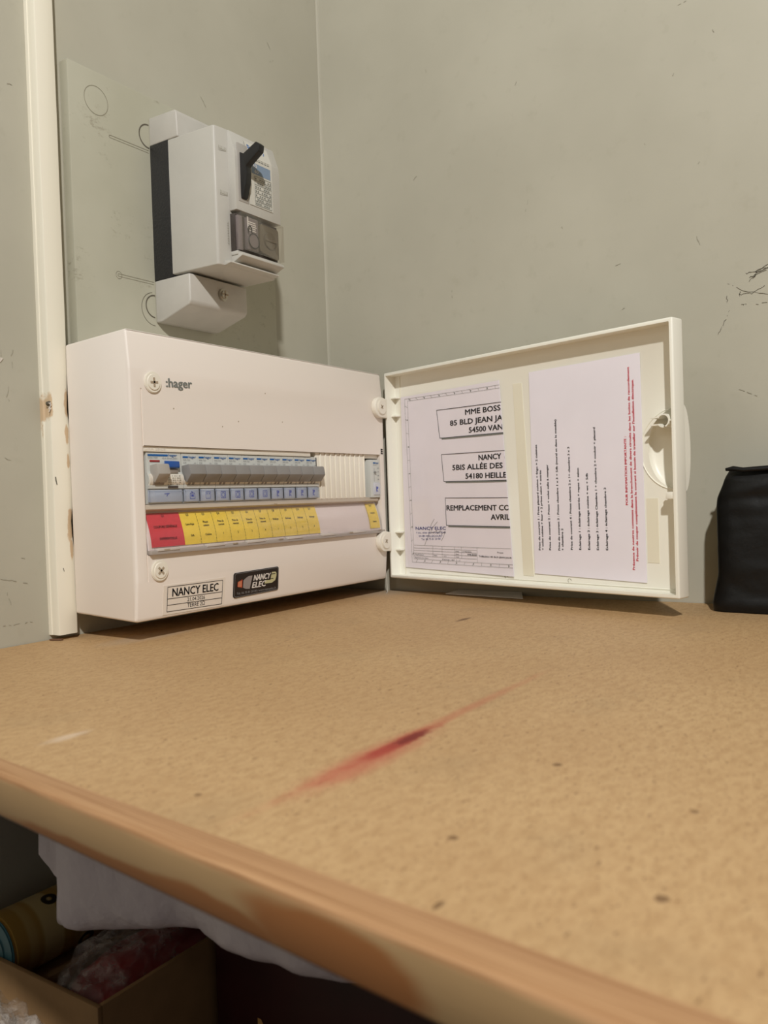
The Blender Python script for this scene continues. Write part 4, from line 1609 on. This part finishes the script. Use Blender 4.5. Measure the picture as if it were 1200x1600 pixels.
kinds = ['washer', 'hob', 'plug', 'plug', 'plug', 'plug', 'lamp', 'lamp', 'lamp', 'lamp']
protos = {}
words_ = ['washing machine breaker, first of the dark grey toggle row, above card Q2', 'hob breaker with small hob icon, above yellow card Q3',
          'socket breaker with blue socket icon, above yellow card Q4', 'socket breaker with blue socket icon, above yellow card Q5',
          'socket breaker with blue socket icon, above yellow card Q6', 'socket breaker with blue socket icon, above yellow card Q7',
          'lighting breaker with blue lamp icon, above yellow card Q8', 'lighting breaker with blue lamp icon, above yellow card Q9',
          'lighting breaker with blue lamp icon, above yellow card Q10', 'lighting breaker at right end of toggle row, above card Q11']
for i in range(10):
    kd = kinds[i]
    if kd in protos:
        r = copy_tree(protos[kd])
    else:
        r = protos[kd] = make_mcb(kd)
    r.location = (0.0575 + PW * i, NF, MZ)
    tag(r, words_[i], 'breaker', 'row of narrow circuit breakers')

# main differential switch, two modules wide
RW = 0.0398
rcd = empty('differential_switch', (0.0172, NF, MZ))
tag(rcd, 'wide differential switch with blue test button, above the red card', 'breaker')
bo = device_body(RW, MB()).build('body', 'module', rcd)
P = []
for i in range(9):
    a = -1.0 + 2.0 * i / 8
    P.append((-0.0046 * math.cos(a) + 0.0008, 0.0208 + 0.0062 * math.sin(a)))
P += [(0.0015, 0.0262), (0.0015, 0.0155)]
cv = MB().prism(P, 0, 0.0010, RW - 0.0004, 0.0).build('curved_band', 'module_white', rcd)
P2 = [(p[0] - 0.0003 if p[0] < 0 else p[0], p[1]) for p in P]
MB().prism(P2, 0, 0.0042, 0.0165, 0.0).build('toggle_guide', 'toggle_dark', cv)
MB().box((0.0095, -0.0046, 0.0180), (0.0105, -0.0040, 0.0230)).build('on_mark', 'black_ink', cv)
mb = MB()
rq = random.Random(9)
for i in range(5):
    for j in range(6):
        if rq.random() < 0.75:
            x = 0.0205 + 0.0026 * j
            z = 0.0170 + 0.0018 * i
            a = math.asin(max(-1, min(1, (z - 0.0208) / 0.0062)))
            mb.stroke((x, z), (x + rq.uniform(0.001, 0.0022), z), 0.0005, 'xz', -0.0046 * math.cos(a) + 0.0008 - 0.0004)
o = mb.build('wiring_print', 'grey_ink', cv)
o['kind'] = 'stuff'
MB().prism(TOG, 0, 0.0040, 0.0170, 0.0004).build('toggle', 'toggle_light', rcd, label='light grey toggle')
MB().prism([(0.0005, 0.0312), (-0.0030, 0.0308), (-0.0046, 0.0320), (-0.0042, 0.0372), (0.0005, 0.0378)], 0, 0.0205, 0.0345, 0.0004).build('test_button', 'blue', rcd, label='blue test button')
MB().box((0.0205, -0.0020, 0.0268), (0.0345, 0.0004, 0.0306), 0.0003).build('button_sill', 'toggle_dark', rcd)
MB().box((0.0215, -0.0030, 0.0136), (0.0330, -0.0020, 0.0156), 0.0002).build('indicator_slot', 'inner_dark', rcd)
MB().box((0.0040, -0.0006, 0.0366), (0.0150, 0.0003, 0.0382), 0.0002).build('status_flag', 'red_stuff', rcd, label='dark red status flag')
label_window(rcd, RW, 'main', 0.0008)
pr = Print(-0.0003)
pr.line((0.0018, 0.0425), (0.0245, 0.0425), 0.0017, 0)
pr.text('hager', (0.0252, 0.0417), (0.0352, 0.0417), 0.0023, 0.02, 0)
pr.text('CDA 743F', (0.0022, 0.0394), (0.0130, 0.0394), 0.0017, 0.0, 1)
pr.text('40 A 30mA 230V~', (0.0180, 0.0392), (0.0360, 0.0392), 0.0016, 0.0, 1)
pr.build('front_print', ['blue_print', 'pale_ink'], bo)

# narrow relay at the right end
rl = empty('modular_relay', (0.3525, NF - 0.0028, MZ - 0.001))
tag(rl, 'single pale grey relay module at far right, above lone yellow card', 'relay')
P = [(0.0200, -0.0010), (0.0, 0.0), (-0.0002, 0.0005), (-0.0002, 0.0440), (0.0006, 0.0452), (0.0200, 0.0452)]
bo = MB().prism(P, 0, 0.0, 0.0190, 0.0003).build('body', 'module', rl)
MB().box((0.0050, -0.0014, 0.0030), (0.0180, 0.0004, 0.0175), 0.0004).build('label_window', 'module_side', rl, label='grey label window')
pr = Print(-0.0017)
icon(pr, 'lamp', 0.0108, 0.0098)
pr.build('icon_print', 'blue_icon', rl.children[-1])
MB().cyl((0.0080, -0.0010, 0.0300), 0.0017, 0.0030, 1, 12, r2=0.0012).build('manual_button', 'toggle', rl)
MB().box((0.0072, -0.0004, 0.0190), (0.0076, 0.0, 0.0280)).box((0.0074, -0.0004, 0.0315), (0.0078, 0.0, 0.0350)).build('index_line', 'toggle', rl)
pr = Print(-0.0005)
pr.line((0.0055, 0.0412), (0.0100, 0.0412), 0.0016, 0)
pr.text('hager', (0.0105, 0.0404), (0.0172, 0.0404), 0.0020, 0.02, 0)
pr.text('EPN 510', (0.0058, 0.0380), (0.0125, 0.0380), 0.0014, 0.0, 1)
for i in range(4):
    pr.line((0.0145, 0.0215 + 0.0045 * i), (0.0170, 0.0215 + 0.0045 * i), 0.0010, 1)
pr.build('front_print', ['blue_print', 'pale_ink'], bo)

# ------------------------------------------------------------------ thread under the hinge corner
o = MB().tube([(W + 0.0012, -0.0965, Z0 + 0.006), (W + 0.0014, -0.0968, Z0 - 0.006), (W + 0.0010, -0.0972, 0.006), (W - 0.0005, -0.0985, 0.0012), (W - 0.006, -0.1010, 0.0006)], 0.00045, 6).build('hanging_thread', 'thread')
tag(o, 'thin white thread hanging from box corner to worktop below hinges', 'thread')

# ------------------------------------------------------------------ card scrap on the worktop
P = [(0.3790, -0.2680), (0.3720, -0.2760), (0.3880, -0.1770), (0.4060, -0.1810), (0.4062, -0.2680)]
P = [(0.3895, -0.1767), (0.4070, -0.1850), (0.4070, -0.2660), (0.3765, -0.2815)]
t = bmesh.new()
zs_ = (0.0006, 0.0034, 0.0034, 0.0006)
A = [t.verts.new((p[0], p[1], z + 0.0009)) for p, z in zip(P, zs_)]
B = [t.verts.new((p[0], p[1], z)) for p, z in zip(P, zs_)]
t.faces.new(A)
t.faces.new(B[::-1])
for i in range(4):
    t.faces.new((A[i], B[i], B[(i + 1) % 4], A[(i + 1) % 4]))
bmesh.ops.recalc_face_normals(t, faces=t.faces)
o = MB().merge(t).build('card_scrap', 'card_grey')
tag(o, 'flat pale grey card lying on worktop under the open door', 'card')

# ------------------------------------------------------------------ black bag leaning at the right wall
t = bmesh.new()
nz, nl = 34, 84
rows = []
for j in range(nz + 1):
    v_ = j / nz
    z = 0.0008 + 0.1330 * v_
    # left outline at height z
    if z < 0.010:
        yl = -0.4842
    elif z < 0.034:
        yl = -0.4842 - (z - 0.010) / 0.024 * 0.0050
    elif z < 0.105:
        yl = -0.4892 + (z - 0.034) / 0.071 * 0.0008
    else:
        yl = -0.4884 - (z - 0.105) / 0.029 * 0.0125
    yr = -0.735 + 0.004 * math.sin(z * 60)
    xf = 0.3475 + 0.0100 * v_ ** 1.5
    xb = 0.4040 - 0.010 * max(0, v_ - 0.75) / 0.25
    if v_ > 0.97:
        xf += 0.004
    row = []
    for i in range(nl):
        a = 2 * math.pi * i / nl
        e = 0.32
        ca, sa = math.cos(a), math.sin(a)
        X = math.copysign(abs(ca) ** e, ca)
        Y = math.copysign(abs(sa) ** e, sa)
        p = Vector(((xf + xb) / 2 + (xb - xf) / 2 * X, (yl + yr) / 2 + (yl - yr) / 2 * Y, z))
        n = noise.noise(Vector((p.x * 12, p.y * 26, z * 50))) * 0.0016 + noise.noise(Vector((p.x * 40, p.y * 60, z * 130))) * 0.0010
        n += 0.0018 * max(0, noise.noise(Vector((p.y * 22 + z * 55, 3.1, z * 18))))
        if X < 0:
            p.x += n
            # taped folds at the foot and a crease near the top
            p.x -= 0.0016 * math.exp(-((z - 0.008) / 0.004) ** 2)
            p.x += 0.0020 * math.exp(-((z - 0.104 + 0.06 * (p.y + 0.49)) / 0.003) ** 2)
        p.x = min(p.x, CX - 0.0015)
        p.y += n * 0.4
        if v_ > 0.9:
            p.z += 0.0025 * noise.noise(Vector((p.y * 40, p.x * 30, 0.4)))
        p.z = max(p.z, 0.0006)
        row.append(t.verts.new(p))
    rows.append(row)
for j in range(nz):
    for i in range(nl):
        t.faces.new((rows[j][i], rows[j][(i + 1) % nl], rows[j + 1][(i + 1) % nl], rows[j + 1][i]))
t.faces.new(rows[0][::-1])
t.faces.new(rows[-1])
bmesh.ops.recalc_face_normals(t, faces=t.faces)
bag = MB().merge(t).build('black_bag', 'black_bag', angle=60)
tag(bag, 'black plastic wrapped package standing on worktop against right wall', 'package')
MB().tube([(0.3575, -0.4995, 0.1328), (0.3570, -0.5060, 0.1335), (0.3565, -0.5150, 0.1320), (0.3565, -0.54, 0.1328), (0.3565, -0.60, 0.1318), (0.3565, -0.70, 0.1325)], [0.0014, 0.0024, 0.0022, 0.0025, 0.0024, 0.0024], 10).build('rolled_top', 'black_bag', bag)

# ================================================================== UNDER THE WORKTOP
SZ = -0.385
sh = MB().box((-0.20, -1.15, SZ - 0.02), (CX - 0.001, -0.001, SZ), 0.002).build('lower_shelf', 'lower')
tag(sh, 'dark wooden shelf board below the worktop, holding boxes', 'shelf')

# cardboard box
CXR = -0.105
cb = empty('cardboard_box', (0.02, -0.09, SZ))
tag(cb, 'open brown cardboard box under worktop, holding roll and plastic packet', 'box')
CO = Vector((0.02, -0.09, SZ))
RIM = -0.235


def cbp(mb, name):
    bmesh.ops.translate(mb.bm, vec=-CO, verts=mb.bm.verts)
    return mb.build(name, 'cardboard', cb)


cbp(MB().box((CXR, -0.168, SZ + 0.0005), (CXR + 0.004, -0.0008, RIM), 0.0006), 'front_wall')
cbp(MB().box((CXR + 0.004, -0.168, SZ + 0.0005), (0.14, -0.164, RIM), 0.0006), 'side_wall')
cbp(MB().box((CXR + 0.004, -0.0035, SZ + 0.0005), (0.14, -0.0008, RIM), 0.0004), 'side_wall')
cbp(MB().box((CXR + 0.006, -0.0600, SZ + 0.004), (0.13, -0.0040, -0.2620), 0.001), 'inner_tray')
cbp(MB().box((0.136, -0.164, SZ + 0.0005), (0.140, -0.010, RIM), 0.0006), 'back_wall')
cbp(MB().box((CXR + 0.004, -0.164, SZ + 0.0005), (0.136, -0.010, SZ + 0.004)), 'bottom')

# patterned roll standing out of the box, axis along x
R_ = 0.0270
rc = Vector((0.0, -0.0315, -0.2345))
ro_ = empty('gift_wrap_roll', (0.02, rc.y, rc.z - R_))
tag(ro_, 'yellow roll patterned with black rings and a teal end, in the cardboard box', 'roll')
mb = MB().cyl((0.0, 0, R_), R_, 0.190, 0, 48, bev=0.002)
mb.build('roll_body', 'wrap', ro_)
mb = MB().cyl((-0.0955, 0, R_), R_ * 0.955, 0.003, 0, 40, bev=0.0012)
mb.cyl((-0.0970, 0, R_), R_ * 0.55, 0.002, 0, 32, bev=0.0008)
mb.build('end_lid', 'teal', ro_, label='teal end lid')
ro_.location.x = -0.0025

# red packet inside clear film, lying in front of the roll
pk = empty('red_packet', (-0.0035, -0.1125, SZ + 0.005))
tag(pk, 'red packet wrapped in crinkled clear film inside the cardboard box', 'packet')
t = bmesh.new()
bmesh.ops.create_icosphere(t, subdivisions=4, radius=1)
for v in t.verts:
    n = v.co.copy()
    s = 1 + 0.10 * noise.noise(n * 2.2) + 0.05 * noise.noise(n * 6)
    q = Vector([math.copysign(abs(c) ** 0.6, c) for c in n])
    v.co = Vector((q.x * 0.085 * s, q.y * 0.033 * s, 0.082 + q.z * 0.055 * s))
MB().merge(t).build('packet_body', 'red_stuff', pk, angle=80)
t = bmesh.new()
bmesh.ops.create_icosphere(t, subdivisions=5, radius=1)
for v in t.verts:
    n = v.co.copy()
    s = 1 + 0.12 * noise.noise(n * 2.4 + Vector((4, 1, 0))) + 0.09 * noise.noise(n * 7) + 0.05 * noise.noise(n * 16)
    q = Vector([math.copysign(abs(c) ** 0.6, c) for c in n])
    v.co = Vector((q.x * 0.096 * s, max(-0.0415, min(0.0415, q.y * 0.038 * s)), max(0.0, 0.086 + q.z * 0.066 * s)))
MB().merge(t).build('film', 'film', pk, label='crinkled clear film', angle=80)

# maroon case to the right
mc = empty('maroon_case', (0.19, -0.42, SZ))
tag(mc, 'dark maroon case with gold letters standing right of the cardboard box', 'case')
MB().box((-0.1900, -0.25, 0.0005), (0.18, 0.2450, 0.2000), 0.004, 3).build('case_body', 'maroon', mc)
t = Print(0)
# gold letters on its front (faces -x)
V, F, wd = glyphs('MELI', 0.02)
t2 = bmesh.new()
vs = [t2.verts.new((-0.1906, 0.1985 - v[0] * 0.020, 0.0800 + v[1] * 0.024)) for v in V]
for f in F:
    try:
        t2.faces.new([vs[i] for i in f])
    except ValueError:
        pass
MB().merge(t2).build('gold_letters', 'gold', mc)
t.bm.free()

# white plastic bag lying on the case, drooping over its front
bl = [(-0.1540, -0.1660), (-0.1620, -0.1734), (-0.2101, -0.1657), (-0.2481, -0.1560), (-0.2829, -0.1529), (-0.3504, -0.1465), (-0.4300, -0.1440), (-0.52, -0.1440)]


def zbot(y):
    for (a, za), (b, zb) in zip(bl, bl[1:]):
        if b <= y <= a:
            return za + (zb - za) * (a - y) / (a - b)
    return bl[0][1] if y > bl[0][0] else bl[-1][1]


t = bmesh.new()
ny, nr = 60, 48
rows = []
for j in range(ny + 1):
    y = -0.1540 - 0.366 * j / ny
    zb, zt = zbot(y), -0.048 - 0.01 * math.exp(-((y + 0.16) / 0.02) ** 2)
    fl = 1 - math.exp(-((j) / 1.6))
    row = []
    for i in range(nr):
        a = 2 * math.pi * i / nr
        ca, sa = math.cos(a), math.sin(a)
        e = 0.30
        X = math.copysign(abs(ca) ** e, ca)
        Zn = math.copysign(abs(sa) ** e, sa)
        xf = -0.1180 - 0.008 * math.sin(y * 31)
        xbk = 0.10
        bot = zb - 0.008 if X < 0.2 else max(zb, -0.1840)
        x = xf + (xbk - xf) * (0.5 + 0.5 * X) * (0.25 + 0.75 * fl)
        if X * fl < 0:
            x = xf + (x - xf) * 1.0
        z = (bot + zt) / 2 + (zt - bot) / 2 * Zn
        p = Vector((x, y, z))
        nn = noise.noise(Vector((x * 22, y * 26, z * 30))) * 0.006 + noise.noise(Vector((x * 60, y * 70, z * 70 + 5))) * 0.0022
        p.x += nn * (1.0 if X < 0 else 0.2)
        if Zn < -0.3:
            p.z = max(p.z, bot)
        if x > -0.012:
            p.z = max(p.z, -0.1840)
        row.append(t.verts.new(p))
    rows.append(row)
for j in range(ny):
    for i in range(nr):
        t.faces.new((rows[j][i], rows[j][(i + 1) % nr], rows[j + 1][(i + 1) % nr], rows[j + 1][i]))
t.faces.new(rows[0][::-1])
t.faces.new(rows[-1])
bmesh.ops.recalc_face_normals(t, faces=t.faces)
wb = MB().merge(t).build('white_bag', 'white_bag', angle=80)
tag(wb, 'white plastic bag drooping over the maroon case just under the worktop', 'bag')
# loose flap at the bag's left end
t = bmesh.new()
P = [(-0.085, -0.0800, -0.115), (-0.095, -0.1330, -0.158), (-0.100, -0.165, -0.140), (-0.095, -0.165, -0.060), (-0.085, -0.080, -0.062)]
P = [(-0.1000, -0.0985, -0.142), (-0.1120, -0.1480, -0.1515), (-0.1120, -0.1700, -0.150), (-0.1080, -0.1700, -0.060), (-0.0980, -0.0930, -0.060)]
vs = [t.verts.new(p) for p in P]
t.faces.new(vs)
bmesh.ops.triangulate(t, faces=t.faces)
bmesh.ops.subdivide_edges(t, edges=t.edges, cuts=4, use_grid_fill=True)
for v in t.verts:
    v.co.x += 0.003 * noise.noise(v.co * 40)
bmesh.ops.solidify(t, geom=t.faces, thickness=0.0006)
MB().merge(t).build('bag_flap', 'white_bag', wb, angle=80)

# crumpled clear plastic in front of the cardboard box
t = bmesh.new()
bmesh.ops.create_icosphere(t, subdivisions=5, radius=1)
for v in t.verts:
    n = v.co.copy()
    s = 1 + 0.25 * noise.noise(n * 1.9 + Vector((1, 7, 3))) + 0.14 * noise.noise(n * 6) + 0.07 * noise.noise(n * 14)
    v.co = Vector((-0.1555 + min(0.046, n.x * 0.042 * s), -0.1080 + n.y * 0.062 * s, max(SZ + 0.0008, -0.302 + n.z * 0.083 * s)))
cf = MB().merge(t).build('crumpled_film', 'film', angle=80)
tag(cf, 'crumpled clear plastic film on the shelf before the cardboard box', 'plastic film')
